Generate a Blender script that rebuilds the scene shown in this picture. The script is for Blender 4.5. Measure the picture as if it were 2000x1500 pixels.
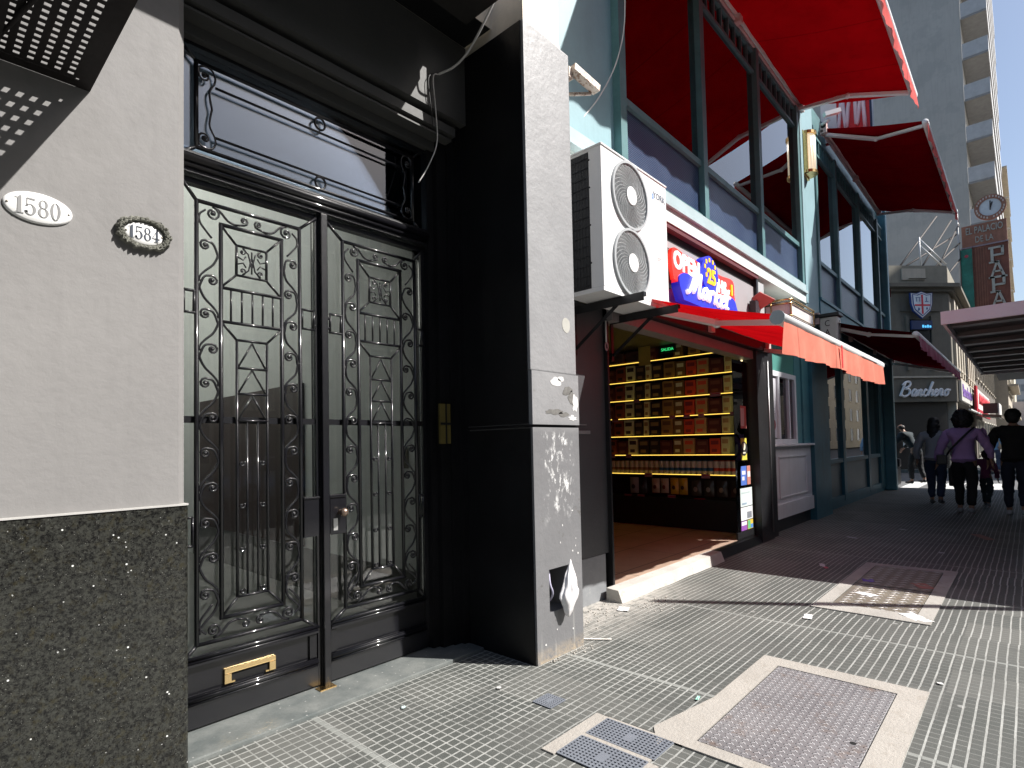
import bpy, bmesh, math, random
from mathutils import Vector, Matrix, noise
random.seed(7)
for o in list(bpy.data.objects): bpy.data.objects.remove(o)
SC = bpy.context.scene
COL = SC.collection
R = math.radians
# ---------------------------------------------------------------- camera
cam = bpy.data.cameras.new("camera"); camo = bpy.data.objects.new("camera", cam); COL.objects.link(camo)
rx = Vector((0.67628174, -0.73634896, -0.02081383))
dn = Vector((0.01205255, 0.03931173, -0.9991543))
fw = Vector((0.73654447, 0.67545895, 0.03546068))
m = Matrix((( rx.x, -dn.x, -fw.x, 0), (rx.y, -dn.y, -fw.y, 0), (rx.z, -dn.z, -fw.z, 1.38), (0, 0, 0, 1)))
camo.matrix_world = m
cam.sensor_width = 36; cam.lens = 1100 / 2000 * 36
cam.shift_y = 82 / 2000
cam.clip_start = 0.05; cam.clip_end = 2000
SC.camera = camo
# ---------------------------------------------------------------- sky, sun, exposure
LD = Vector((-0.66, 1.0, -1.22)).normalized()
w = bpy.data.worlds.new("World"); SC.world = w; w.use_nodes = True
nt = w.node_tree; bg = nt.nodes["Background"]
sky = nt.nodes.new("ShaderNodeTexSky"); sky.sky_type = 'NISHITA'; sky.sun_disc = False
sky.sun_elevation = math.asin(-LD.z); sky.sun_rotation = math.atan2(-LD.x, -LD.y)
sky.air_density = 1.0; sky.dust_density = 2.0; sky.ozone_density = 1.0
nt.links.new(sky.outputs[0], bg.inputs[0]); bg.inputs[1].default_value = 0.085
sun = bpy.data.lights.new("sun", 'SUN'); sun.energy = 4.6; sun.angle = R(0.5); sun.color = (1.0, 0.965, 0.92)
suno = bpy.data.objects.new("sun", sun); COL.objects.link(suno)
suno.rotation_euler = LD.to_track_quat('-Z', 'Y').to_euler(); suno.location = (20, -25, 30)
SC.view_settings.view_transform = 'Standard'; SC.view_settings.look = 'None'
SC.view_settings.exposure = 0.9; SC.view_settings.gamma = 1
SC.cycles.max_bounces = 7; SC.cycles.diffuse_bounces = 3; SC.cycles.transparent_max_bounces = 12
SC.cycles.glossy_bounces = 4; SC.cycles.sample_clamp_indirect = 6
SC.cycles.use_denoising = True
SC.cycles.caustics_reflective = False; SC.cycles.caustics_refractive = False

# ---------------------------------------------------------------- materials
def newmat(name):
    mt = bpy.data.materials.new(name); mt.use_nodes = True
    return mt, mt.node_tree, mt.node_tree.nodes["Principled BSDF"]
def N(t, kind, **kw):
    n = t.nodes.new(kind)
    for k, v in kw.items():
        setattr(n, k, v)
    return n
def math_(t, op, a, b=None, c=None):
    n = t.nodes.new("ShaderNodeMath"); n.operation = op
    for i, v in enumerate((a, b, c)):
        if v is None: continue
        if isinstance(v, (int, float)): n.inputs[i].default_value = v
        else: t.links.new(v, n.inputs[i])
    return n.outputs[0]
def mixc(t, f, a, b):
    n = t.nodes.new("ShaderNodeMix"); n.data_type = 'RGBA'
    if isinstance(f, (int, float)): n.inputs[0].default_value = f
    else: t.links.new(f, n.inputs[0])
    for i, v in ((6, a), (7, b)):
        if isinstance(v, (tuple, list)): n.inputs[i].default_value = (v[0], v[1], v[2], 1)
        else: t.links.new(v, n.inputs[i])
    return n.outputs[2]
def ramp(t, src, p0, p1):
    n = t.nodes.new("ShaderNodeMapRange"); n.clamp = True
    t.links.new(src, n.inputs[0]); n.inputs[1].default_value = p0; n.inputs[2].default_value = p1
    return n.outputs[0]
def tnoise(t, scale, detail=4, rough=.55, vec=None, dist=0.0):
    n = t.nodes.new("ShaderNodeTexNoise"); n.inputs["Scale"].default_value = scale
    n.inputs["Detail"].default_value = detail; n.inputs["Roughness"].default_value = rough
    n.inputs["Distortion"].default_value = dist
    if vec is not None: t.links.new(vec, n.inputs["Vector"])
    return n.outputs[0]
def wpos(t):
    return t.nodes.new("ShaderNodeNewGeometry").outputs["Position"]
_mats = {}
def mat(name, col, rough=.6, metal=0.0, var=.12, vscale=3.0, bump=0.0, bscale=60, spec=.5, streak=0.0, coat=0.0, emit=None, es=0.0, dirt=None):
    if name in _mats: return _mats[name]
    mt, t, b = newmat(name)
    g = wpos(t)
    n1 = tnoise(t, vscale, 6, .6, g)
    dk = tuple(c * (1 - var) for c in col); lt = tuple(min(1, c * (1 + var)) for c in col)
    c = mixc(t, ramp(t, n1, .3, .7), dk, lt)
    n2 = tnoise(t, vscale * 14, 3, .6, g)
    c2 = mixc(t, math_(t, 'MULTIPLY', ramp(t, n2, .45, .75), var * .8), c, tuple(x * .6 for x in col))
    if streak:
        mp = t.nodes.new("ShaderNodeMapping"); mp.inputs["Scale"].default_value = (9, 9, .5)
        t.links.new(g, mp.inputs[0]); s = tnoise(t, 1.0, 5, .6, mp.outputs[0])
        c2 = mixc(t, math_(t, 'MULTIPLY', ramp(t, s, .5, .8), streak), c2, tuple(x * .45 for x in col))
    if dirt:
        s = tnoise(t, dirt[1], 8, .7, g)
        c2 = mixc(t, math_(t, 'MULTIPLY', ramp(t, s, dirt[2], dirt[2] + .06), dirt[3]), c2, dirt[0])
    t.links.new(c2, b.inputs["Base Color"])
    r = math_(t, 'ADD', math_(t, 'MULTIPLY', n2, .15), rough - .07)
    t.links.new(r, b.inputs["Roughness"])
    b.inputs["Metallic"].default_value = metal
    b.inputs["Specular IOR Level"].default_value = spec
    if coat: b.inputs["Coat Weight"].default_value = coat; b.inputs["Coat Roughness"].default_value = .09
    if bump:
        bn = t.nodes.new("ShaderNodeBump"); bn.inputs["Strength"].default_value = bump; bn.inputs["Distance"].default_value = .01
        t.links.new(tnoise(t, bscale, 5, .6, g), bn.inputs["Height"]); t.links.new(bn.outputs[0], b.inputs["Normal"])
    if emit:
        b.inputs["Emission Color"].default_value = (*emit, 1); b.inputs["Emission Strength"].default_value = es
    _mats[name] = mt
    return mt
def glass(name, tint=(1, 1, 1), refl=1.0, ior=1.5, rough=0.0, wav=0.0):
    if name in _mats: return _mats[name]
    mt, t, b = newmat(name); t.nodes.remove(b)
    out = t.nodes["Material Output"]
    fr = t.nodes.new("ShaderNodeFresnel"); fr.inputs[0].default_value = ior
    tr = t.nodes.new("ShaderNodeBsdfTransparent"); tr.inputs[0].default_value = (*tint, 1)
    gl = t.nodes.new("ShaderNodeBsdfGlossy"); gl.inputs["Roughness"].default_value = rough
    if wav:
        bn = t.nodes.new("ShaderNodeBump"); bn.inputs["Strength"].default_value = wav; bn.inputs["Distance"].default_value = .02
        t.links.new(tnoise(t, 2.2, 2, .4, wpos(t)), bn.inputs["Height"]); t.links.new(bn.outputs[0], gl.inputs["Normal"])
    mx = t.nodes.new("ShaderNodeMixShader")
    f = math_(t, 'MINIMUM', math_(t, 'MULTIPLY', fr.outputs[0], refl), 1.0)
    t.links.new(f, mx.inputs[0]); t.links.new(tr.outputs[0], mx.inputs[1]); t.links.new(gl.outputs[0], mx.inputs[2])
    t.links.new(mx.outputs[0], out.inputs[0]); _mats[name] = mt
    return mt

BLACKPAINT = mat("black_gloss_paint", (.004, .004, .006), .40, var=.3, bump=.26, bscale=230, spec=.25, coat=.9)
JAMB_SHADE = mat("black_jamb_and_shade", (.010, .010, .011), .34, var=.3, bump=.1, bscale=30, spec=.25)  # jamb black; also stands in for shade on the pillar's inner side
GREYWALL = mat("grey_render", (.222, .216, .211), .75, var=.10, vscale=.9, bump=.22, bscale=26, streak=.16, dirt=((.40, .39, .38), 9, .69, .5))
CREAM = mat("cream_paint", (.78, .70, .58), .7, var=.1, streak=.2, bump=.2)
WHITE = mat("white_paint", (.78, .77, .74), .5, var=.05)
WHITEMETAL = mat("white_enamel", (.82, .82, .81), .35, var=.03, spec=.4)
TEAL_L = mat("pale_teal_paint", (.25, .40, .44), .5, var=.08, streak=.2, dirt=((.5, .6, .6), 9, .68, .3))
TEAL_M = mat("teal_frame_paint", (.09, .20, .21), .45, var=.2, streak=.3, dirt=((.30, .36, .36), 11, .66, .4))
TEAL_D = mat("deep_teal_paint", (.030, .145, .19), .42, var=.2, streak=.35, dirt=((.06, .10, .10), 7, .6, .5))
PALEBAND = mat("pale_band_paint", (.62, .70, .67), .5, var=.05, streak=.15)
BRASS = mat("brass", (.78, .52, .22), .25, 1.0, var=.12)
STEEL = mat("galvanised_steel", (.42, .43, .44), .38, .85, var=.15)
DARKMETAL = mat("dark_metal", (.02, .02, .022), .4, .3, var=.25)
CONCRETE = mat("concrete", (.36, .35, .32), .85, var=.14, bump=.5, bscale=80, dirt=((.2, .19, .17), 6, .55, .5))
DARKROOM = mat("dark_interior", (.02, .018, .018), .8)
FABRIC_W = None

def fabric(name, col, trans):
    mt, t, b = newmat(name); t.nodes.remove(b); out = t.nodes["Material Output"]
    g = wpos(t); n1 = tnoise(t, 1.6, 4, .6, g)
    c = mixc(t, ramp(t, n1, .3, .7), tuple(x * .82 for x in col), tuple(min(1, x * 1.15) for x in col))
    sx_ = t.nodes.new("ShaderNodeSeparateXYZ"); t.links.new(g, sx_.inputs[0])
    sm_ = ramp(t, math_(t, 'ABSOLUTE', math_(t, 'SUBTRACT', math_(t, 'FRACT', math_(t, 'DIVIDE', sx_.outputs[0], 1.18)), .5)), .487, .492)
    c = mixc(t, math_(t, 'MULTIPLY', sm_, .45), c, tuple(x * .35 for x in col))
    dt_ = ramp(t, tnoise(t, 4.5, 6, .7, g), .52, .72); c = mixc(t, math_(t, 'MULTIPLY', dt_, .35), c, tuple(x * .5 for x in col))
    d = t.nodes.new("ShaderNodeBsdfDiffuse"); tl = t.nodes.new("ShaderNodeBsdfTranslucent")
    t.links.new(c, d.inputs[0]); t.links.new(c, tl.inputs[0])
    bn = t.nodes.new("ShaderNodeBump"); bn.inputs["Strength"].default_value = .25; bn.inputs["Distance"].default_value = .01
    t.links.new(tnoise(t, 7, 4, .6, g), bn.inputs["Height"]); t.links.new(bn.outputs[0], d.inputs["Normal"])
    mx = t.nodes.new("ShaderNodeMixShader"); mx.inputs[0].default_value = trans
    t.links.new(d.outputs[0], mx.inputs[1]); t.links.new(tl.outputs[0], mx.inputs[2]); t.links.new(mx.outputs[0], out.inputs[0])
    return mt
RED_F = fabric("red_awning_cloth", (.55, .004, .007), .30)
RED_U = fabric("upper_red_awning_cloth", (.36, .002, .005), .05)
RED_U2 = fabric("second_red_awning_cloth", (.24, .002, .006), .03)
RED_V = fabric("salmon_valance_cloth", (.80, .26, .19), .2)
RED_D = fabric("dark_red_awning_cloth", (.13, .003, .008), .05)
RED_P = fabric("pink_red_valance_cloth", (.70, .16, .15), .2)

# pavement tiles
def pavement_mat():
    mt, t, b = newmat("ribbed_pavement_tile")
    g = wpos(t)
    wob = tnoise(t, 2.3, 2, .5, g)
    sp = t.nodes.new("ShaderNodeSeparateXYZ"); t.links.new(g, sp.inputs[0])
    x, y = sp.outputs[0], sp.outputs[1]
    wv = math_(t, 'MULTIPLY', math_(t, 'SUBTRACT', wob, .5), .006)
    # tile index offsets (rows laid slightly out of line)
    rowi = math_(t, 'FLOOR', math_(t, 'DIVIDE', x, .385))
    wn = t.nodes.new("ShaderNodeTexWhiteNoise"); wn.noise_dimensions = '1D'; t.links.new(rowi, wn.inputs["W"])
    off = math_(t, 'MULTIPLY', math_(t, 'SUBTRACT', wn.outputs[0], .5), .007)
    yy = math_(t, 'ADD', math_(t, 'ADD', y, wv), off)
    xx = math_(t, 'ADD', x, wv)
    fy = math_(t, 'ABSOLUTE', math_(t, 'SUBTRACT', math_(t, 'FRACT', math_(t, 'DIVIDE', yy, .0502)), .5))
    fx = math_(t, 'ABSOLUTE', math_(t, 'SUBTRACT', math_(t, 'FRACT', math_(t, 'DIVIDE', xx, .0530)), .5))
    ly = ramp(t, fy, .385, .43)   # strong lines along the street
    lx = ramp(t, fx, .405, .450)
    jx = math_(t, 'ABSOLUTE', math_(t, 'SUBTRACT', math_(t, 'FRACT', math_(t, 'DIVIDE', math_(t, 'SUBTRACT', x, 1.465), 1.54)), .5))
    lj = ramp(t, jx, .490, .493)
    cell = t.nodes.new("ShaderNodeCombineXYZ")
    t.links.new(math_(t, 'FLOOR', math_(t, 'DIVIDE', xx, .0530)), cell.inputs[0]); t.links.new(math_(t, 'FLOOR', math_(t, 'DIVIDE', yy, .0502)), cell.inputs[1])
    wc = t.nodes.new("ShaderNodeTexWhiteNoise"); wc.noise_dimensions = '2D'; t.links.new(cell.outputs[0], wc.inputs["Vector"])
    tile = t.nodes.new("ShaderNodeCombineXYZ")
    t.links.new(rowi, tile.inputs[0]); t.links.new(math_(t, 'FLOOR', math_(t, 'DIVIDE', yy, .388)), tile.inputs[1])
    wt = t.nodes.new("ShaderNodeTexWhiteNoise"); wt.noise_dimensions = '2D'; t.links.new(tile.outputs[0], wt.inputs["Vector"])
    spk = tnoise(t, 260, 3, .7, g)
    base = mixc(t, ramp(t, spk, .35, .68), (.036, .041, .037), (.132, .138, .127))
    base = mixc(t, math_(t, 'MULTIPLY', wc.outputs[0], .30), base, (.075, .08, .075))
    base = mixc(t, math_(t, 'MULTIPLY', ramp(t, wt.outputs[0], .55, 1.0), .75), base, (.14, .142, .13))
    big = tnoise(t, 1.1, 6, .65, g)
    base = mixc(t, math_(t, 'MULTIPLY', ramp(t, big, .45, .7), .35), base, (.17, .168, .155))
    grc = mixc(t, ramp(t, tnoise(t, 30, 4, .6, g), .3, .7), (.30, .305, .285), (.46, .465, .44))
    worn = ramp(t, tnoise(t, 3.2, 5, .6, g), .36, .56)
    lx2 = math_(t, 'MULTIPLY', lx, math_(t, 'ADD', math_(t, 'MULTIPLY', worn, .5), .28))
    lx2 = math_(t, 'MULTIPLY', lx2, math_(t, 'ADD', math_(t, 'MULTIPLY', ramp(t, math_(t, 'ADD', x, math_(t, 'MULTIPLY', y, -.9)), 2.4, .6), .6), .45))
    ly2 = math_(t, 'MULTIPLY', ly, math_(t, 'ADD', math_(t, 'MULTIPLY', worn, .25), .72))
    c = mixc(t, math_(t, 'MAXIMUM', lx2, ly2), base, grc)
    c = mixc(t, math_(t, 'MULTIPLY', lj, .8), c, (.30, .31, .29))
    # stains, gum and dust by the wall
    st = ramp(t, tnoise(t, 5.5, 7, .7, g), .60, .68)
    c = mixc(t, math_(t, 'MULTIPLY', st, .55), c, (.07, .07, .066))
    gr2 = ramp(t, tnoise(t, .9, 4, .7, g), .40, .62); c = mixc(t, math_(t, 'MULTIPLY', gr2, .30), c, (.10, .10, .095))
    gum = t.nodes.new("ShaderNodeTexVoronoi"); gum.inputs["Scale"].default_value = 3.1; t.links.new(g, gum.inputs["Vector"])
    gm = ramp(t, gum.outputs["Distance"], .07, .05)
    c = mixc(t, math_(t, 'MULTIPLY', gm, .55), c, (.40, .40, .38))
    wl = ramp(t, y, 2.15, 2.62); xr = math_(t, 'MULTIPLY', ramp(t, x, 2.75, 3.2), ramp(t, x, 5.4, 4.6))
    du = math_(t, 'MULTIPLY', math_(t, 'MULTIPLY', wl, xr), ramp(t, tnoise(t, 14, 6, .7, g), .3, .55))
    c = mixc(t, math_(t, 'MULTIPLY', du, .85), c, (.46, .44, .40))
    t.links.new(c, b.inputs["Base Color"]); b.inputs["Roughness"].default_value = .62
    b.inputs["Specular IOR Level"].default_value = .35
    bn = t.nodes.new("ShaderNodeBump"); bn.inputs["Strength"].default_value = .55; bn.inputs["Distance"].default_value = .004
    h = math_(t, 'SUBTRACT', math_(t, 'MULTIPLY', spk, .5), math_(t, 'MULTIPLY', math_(t, 'MAXIMUM', lx, ly), .9))
    t.links.new(h, bn.inputs["Height"]); t.links.new(bn.outputs[0], b.inputs["Normal"])
    return mt
PAVE = pavement_mat()

def granite(name):
    mt, t, b = newmat(name); g = wpos(t)
    a = tnoise(t, 80, 6, .75, g); bb = tnoise(t, 30, 5, .7, g); l = tnoise(t, 7, 5, .6, g)
    c = mixc(t, ramp(t, a, .40, .62), (.003, .003, .003), (.040, .041, .035))
    c = mixc(t, math_(t, 'MULTIPLY', ramp(t, bb, .52, .66), math_(t, 'MULTIPLY', ramp(t, l, .35, .6), .5)), c, (.040, .034, .014))
    bc = tnoise(t, 62, 4, .6, g)
    c = mixc(t, math_(t, 'MULTIPLY', ramp(t, bc, .58, .68), .55), c, (.055, .058, .052))
    v = t.nodes.new("ShaderNodeTexVoronoi"); v.inputs["Scale"].default_value = 150; t.links.new(g, v.inputs["Vector"])
    f = math_(t, 'MULTIPLY', ramp(t, v.outputs["Distance"], .24, .14), ramp(t, tnoise(t, 50, 2, .5, g), .58, .64))
    c = mixc(t, f, c, (.20, .20, .18))
    v2 = t.nodes.new("ShaderNodeTexVoronoi"); v2.inputs["Scale"].default_value = 28; t.links.new(g, v2.inputs["Vector"])
    f2 = math_(t, 'MULTIPLY', ramp(t, v2.outputs["Distance"], .12, .08), ramp(t, tnoise(t, 13, 2, .5, g), .55, .60))
    c = mixc(t, f2, c, (.75, .76, .74))
    t.links.new(c, b.inputs["Base Color"]); b.inputs["Roughness"].default_value = .25
    b.inputs["Specular IOR Level"].default_value = .5
    return mt
GRANITE = granite("black_granite")
def stepstone():
    mt, t, b = newmat("grey_step_stone"); g = wpos(t)
    c = mixc(t, ramp(t, tnoise(t, 3.4, 7, .65, g), .35, .65), (.085, .10, .10), (.20, .21, .20))
    c = mixc(t, math_(t, 'MULTIPLY', ramp(t, tnoise(t, 120, 3, .7, g), .5, .7), .4), c, (.07, .075, .07))
    v = t.nodes.new("ShaderNodeTexVoronoi"); v.inputs["Scale"].default_value = 22; t.links.new(g, v.inputs["Vector"])
    c = mixc(t, math_(t, 'MULTIPLY', ramp(t, v.outputs["Distance"], .12, .07), .9), c, (.42, .42, .40))
    t.links.new(c, b.inputs["Base Color"]); b.inputs["Roughness"].default_value = .4
    bn = t.nodes.new("ShaderNodeBump"); bn.inputs["Strength"].default_value = .25; bn.inputs["Distance"].default_value = .004
    t.links.new(tnoise(t, 45, 5, .6, g), bn.inputs["Height"]); t.links.new(bn.outputs[0], b.inputs["Normal"])
    return mt
STEP = stepstone()
def pillarmat():
    mt, t, b = newmat("charcoal_pillar_paint"); g = wpos(t)
    sp = t.nodes.new("ShaderNodeSeparateXYZ"); t.links.new(g, sp.inputs[0]); z = sp.outputs[2]
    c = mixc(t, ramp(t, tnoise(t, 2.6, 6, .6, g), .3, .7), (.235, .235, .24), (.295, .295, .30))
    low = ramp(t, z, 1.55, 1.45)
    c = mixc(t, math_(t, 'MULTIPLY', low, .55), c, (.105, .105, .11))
    # torn poster residue: white flecks in the band z 0.95-1.5
    mp = t.nodes.new("ShaderNodeMapping"); mp.inputs["Scale"].default_value = (26, 26, 14); t.links.new(g, mp.inputs[0])
    fl = ramp(t, tnoise(t, 1.0, 5, .72, mp.outputs[0]), .53, .60)
    big = ramp(t, tnoise(t, 5.0, 3, .6, g), .40, .52)
    band = math_(t, 'MULTIPLY', ramp(t, z, .84, 1.0), ramp(t, z, 1.48, 1.42))
    xb = math_(t, 'MULTIPLY', ramp(t, sp.outputs[0], 2.80, 2.84), ramp(t, sp.outputs[0], 3.16, 3.10))
    f = math_(t, 'MULTIPLY', math_(t, 'MULTIPLY', fl, band), math_(t, 'MULTIPLY', xb, big))
    c = mixc(t, f, c, (.72, .72, .71))
    # scuffs and rust at the foot, pale drips
    mp2 = t.nodes.new("ShaderNodeMapping"); mp2.inputs["Scale"].default_value = (30, 30, 2.0); t.links.new(g, mp2.inputs[0])
    dr = math_(t, 'MULTIPLY', ramp(t, tnoise(t, 1.0, 4, .6, mp2.outputs[0]), .58, .72), ramp(t, z, .40, .1))
    c = mixc(t, math_(t, 'MULTIPLY', dr, .6), c, (.40, .40, .38))
    ru = math_(t, 'MULTIPLY', ramp(t, z, .10, .0), ramp(t, tnoise(t, 30, 5, .7, g), .35, .55))
    c = mixc(t, math_(t, 'MULTIPLY', ru, .8), c, (.42, .34, .24))
    sm = math_(t, 'MULTIPLY', ramp(t, tnoise(t, 8, 6, .75, g), .62, .68), ramp(t, z, 2.0, 1.7))
    c = mixc(t, math_(t, 'MULTIPLY', sm, .5), c, (.08, .075, .06))
    t.links.new(c, b.inputs["Base Color"]); b.inputs["Roughness"].default_value = .5
    bn = t.nodes.new("ShaderNodeBump"); bn.inputs["Strength"].default_value = .4; bn.inputs["Distance"].default_value = .01
    t.links.new(tnoise(t, 18, 6, .6, g), bn.inputs["Height"]); t.links.new(bn.outputs[0], b.inputs["Normal"])
    return mt
PILLAR = pillarmat()
def diamond(name, ca, cb, sc):
    mt, t, b = newmat(name); g = wpos(t)
    def dash(rot, ph):
        mp = t.nodes.new("ShaderNodeMapping"); mp.inputs["Rotation"].default_value = (0, 0, rot); mp.inputs["Scale"].default_value = (sc, sc, sc)
        mp.inputs["Location"].default_value = (ph, ph * .5, 0)
        t.links.new(g, mp.inputs[0]); sp = t.nodes.new("ShaderNodeSeparateXYZ"); t.links.new(mp.outputs[0], sp.inputs[0])
        rowi = math_(t, 'FLOOR', sp.outputs[1])
        u = math_(t, 'FRACT', math_(t, 'ADD', math_(t, 'MULTIPLY', sp.outputs[0], .5), math_(t, 'MULTIPLY', rowi, .5)))
        v = math_(t, 'FRACT', sp.outputs[1])
        a = math_(t, 'MULTIPLY', math_(t, 'SUBTRACT', u, .25), 4.2); bq = math_(t, 'MULTIPLY', math_(t, 'SUBTRACT', v, .5), 5.5)
        d = math_(t, 'ADD', math_(t, 'MULTIPLY', a, a), math_(t, 'MULTIPLY', bq, bq))
        return ramp(t, d, 1.0, .3)
    h = math_(t, 'MAXIMUM', dash(R(45), 0), dash(R(-45), 1.0))
    c = mixc(t, ramp(t, tnoise(t, 3, 6, .7, g), .3, .7), ca, cb)
    c = mixc(t, math_(t, 'MULTIPLY', h, .7), c, (.62, .61, .62))
    rr = ramp(t, tnoise(t, 7, 5, .7, g), .55, .7)
    c = mixc(t, math_(t, 'MULTIPLY', rr, .5), c, (.20, .12, .07))
    t.links.new(c, b.inputs["Base Color"]); b.inputs["Metallic"].default_value = .35; b.inputs["Roughness"].default_value = .45
    bn = t.nodes.new("ShaderNodeBump"); bn.inputs["Strength"].default_value = 1.0; bn.inputs["Distance"].default_value = .006
    t.links.new(h, bn.inputs["Height"]); t.links.new(bn.outputs[0], b.inputs["Normal"])
    return mt
PLATE = diamond("diamond_plate_steel", (.20, .198, .205), (.30, .295, .30), 36)
PLATE2 = diamond("worn_tread_plate", (.20, .18, .15), (.32, .28, .22), 15)

# ---------------------------------------------------------------- mesh helpers
class MB:
    def __init__(s): s.v = []; s.f = []; s.sm = []
    def add(s, vs, fs, smooth=False):
        k = len(s.v); s.v += [tuple(v) for v in vs]; s.f += [tuple(i + k for i in f) for f in fs]; s.sm += [smooth] * len(fs); return s
    def box(s, x0, x1, y0, y1, z0, z1):
        if x0 > x1: x0, x1 = x1, x0
        if y0 > y1: y0, y1 = y1, y0
        if z0 > z1: z0, z1 = z1, z0
        v = [(x, y, z) for x in (x0, x1) for y in (y0, y1) for z in (z0, z1)]
        return s.add(v, [(0, 1, 3, 2), (4, 6, 7, 5), (0, 4, 5, 1), (2, 3, 7, 6), (0, 2, 6, 4), (1, 5, 7, 3)])
    def cbox(s, x0, x1, y0, y1, z0, z1, c=.006):   # box with chamfered edges
        bm = bmesh.new(); bmesh.ops.create_cube(bm, size=1)
        for v in bm.verts: v.co = Vector(((x0 + x1) / 2 + v.co.x * (x1 - x0), (y0 + y1) / 2 + v.co.y * (y1 - y0), (z0 + z1) / 2 + v.co.z * (z1 - z0)))
        bmesh.ops.bevel(bm, geom=bm.edges[:], offset=c, segments=2, affect='EDGES', profile=.6)
        bm.verts.index_update()
        s.add([v.co for v in bm.verts], [[v.index for v in f.verts] for f in bm.faces]); bm.free(); return s
    def hexa(s, a, b):   # two quads (4 pts each) joined
        return s.add(list(a) + list(b), [(0, 1, 2, 3), (7, 6, 5, 4), (0, 4, 5, 1), (1, 5, 6, 2), (2, 6, 7, 3), (3, 7, 4, 0)])
    def prism(s, pts, d):  # polygon points (3D) extruded by vector d
        n = len(pts); d = Vector(d)
        v = [Vector(p) for p in pts] + [Vector(p) + d for p in pts]
        return s.add(v, [tuple(range(n)), tuple(range(2 * n - 1, n - 1, -1))] + [(i, i + n, (i + 1) % n + n, (i + 1) % n) for i in range(n)])
    def tube(s, pts, r, n=6, smooth=True, cap=True, flat=None):
        P = [Vector(p) for p in pts]
        if len(P) < 2: return s
        T = []
        for i in range(len(P)):
            a = P[max(0, i - 1)]; b = P[min(len(P) - 1, i + 1)]; d = (b - a)
            T.append(d.normalized() if d.length > 1e-9 else Vector((0, 0, 1)))
        up = Vector((0, 1, 0)) if abs(T[0].y) < .9 else Vector((1, 0, 0))
        u = T[0].cross(up).normalized(); vs = []
        for i, p in enumerate(P):
            u = (u - T[i] * u.dot(T[i])); u = u.normalized() if u.length > 1e-6 else T[i].orthogonal().normalized()
            wv = T[i].cross(u); rr = r[i] if isinstance(r, (list, tuple)) else r
            f2 = flat if flat else 1.0
            for k in range(n):
                a = 2 * math.pi * (k + .5) / n
                vs.append(p + u * (rr * math.cos(a)) + wv * (rr * f2 * math.sin(a)))
        fs = [(i * n + k, i * n + (k + 1) % n, (i + 1) * n + (k + 1) % n, (i + 1) * n + k) for i in range(len(P) - 1) for k in range(n)]
        if cap: fs += [tuple(range(n - 1, -1, -1)), tuple(range((len(P) - 1) * n, len(P) * n))]
        return s.add(vs, fs, smooth)
    def bar(s, a, b, w, d, side=(0, 1, 0)):   # straight rectangular bar; d along 'side'
        a = Vector(a); b = Vector(b); t = (b - a).normalized(); sd = Vector(side); sd = (sd - t * sd.dot(t)).normalized(); q = t.cross(sd)
        A = [a + q * w / 2 * i + sd * d / 2 * j for i, j in ((-1, -1), (1, -1), (1, 1), (-1, 1))]
        B = [p + (b - a) for p in A]
        return s.hexa(A, B)
    def ball(s, c, r, n=8, m_=6, sc=(1, 1, 1)):
        vs = [(c[0], c[1], c[2] + r * sc[2])]
        for i in range(1, m_):
            th = math.pi * i / m_
            for k in range(n):
                a = 2 * math.pi * k / n
                vs.append((c[0] + r * sc[0] * math.sin(th) * math.cos(a), c[1] + r * sc[1] * math.sin(th) * math.sin(a), c[2] + r * sc[2] * math.cos(th)))
        vs.append((c[0], c[1], c[2] - r * sc[2])); L = len(vs) - 1; fs = []
        for k in range(n): fs.append((0, 1 + k, 1 + (k + 1) % n))
        for i in range(m_ - 2):
            for k in range(n): fs.append((1 + i * n + k, 1 + (i + 1) * n + k, 1 + (i + 1) * n + (k + 1) % n, 1 + i * n + (k + 1) % n))
        for k in range(n): fs.append((L, 1 + (m_ - 2) * n + (k + 1) % n, 1 + (m_ - 2) * n + k))
        return s.add(vs, fs, True)
    def disc(s, c, axis, r0, r1, d, n=24, sc=1.0):  # ring/disc extruded along axis by d ; r0 inner
        ax = Vector(axis).normalized(); u = ax.orthogonal().normalized()
        if abs(ax.z) < .9: u = Vector((0, 0, 1)); u = (u - ax * u.dot(ax)).normalized()
        q = ax.cross(u); C = Vector(c); vs = []; fs = []
        for rr, off in ((r0, 0), (r1, 0), (r1, d), (r0, d)):
            for k in range(n):
                a = 2 * math.pi * k / n; vs.append(C + u * rr * math.cos(a) * sc + q * rr * math.sin(a) + ax * off)
        for j in range(4):
            for k in range(n): fs.append((j * n + k, j * n + (k + 1) % n, ((j + 1) % 4) * n + (k + 1) % n, ((j + 1) % 4) * n + k))
        return s.add(vs, fs, False)
    def build(s, name, mt, parent=None, smooth=None):
        me = bpy.data.meshes.new(name); off = Vector((0, 0, 0))
        if parent is not None: off = Vector(parent.get('_o', (0, 0, 0)))
        me.from_pydata([tuple(Vector(v) - off) for v in s.v], [], s.f); me.update()
        for p, sm in zip(me.polygons, s.sm): p.use_smooth = sm if smooth is None else smooth
        bm = bmesh.new(); bm.from_mesh(me); bmesh.ops.recalc_face_normals(bm, faces=bm.faces[:]); bm.to_mesh(me); bm.free()
        if mt is not None: me.materials.append(mt)
        o = bpy.data.objects.new(name, me); COL.objects.link(o)
        if parent is not None: o.parent = parent; o['_o'] = tuple(off)
        return o
def tag(o, label, cat, group=None, kind=None):
    if label: o['label'] = label
    if cat: o['category'] = cat
    if group: o['group'] = group
    if kind: o['kind'] = kind
    return o
def thing(name, label, cat, loc, group=None):
    o = bpy.data.objects.new(name, None); COL.objects.link(o); o.location = loc; o['_o'] = tuple(loc)
    o.empty_display_size = .1
    return tag(o, label, cat, group)
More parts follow.
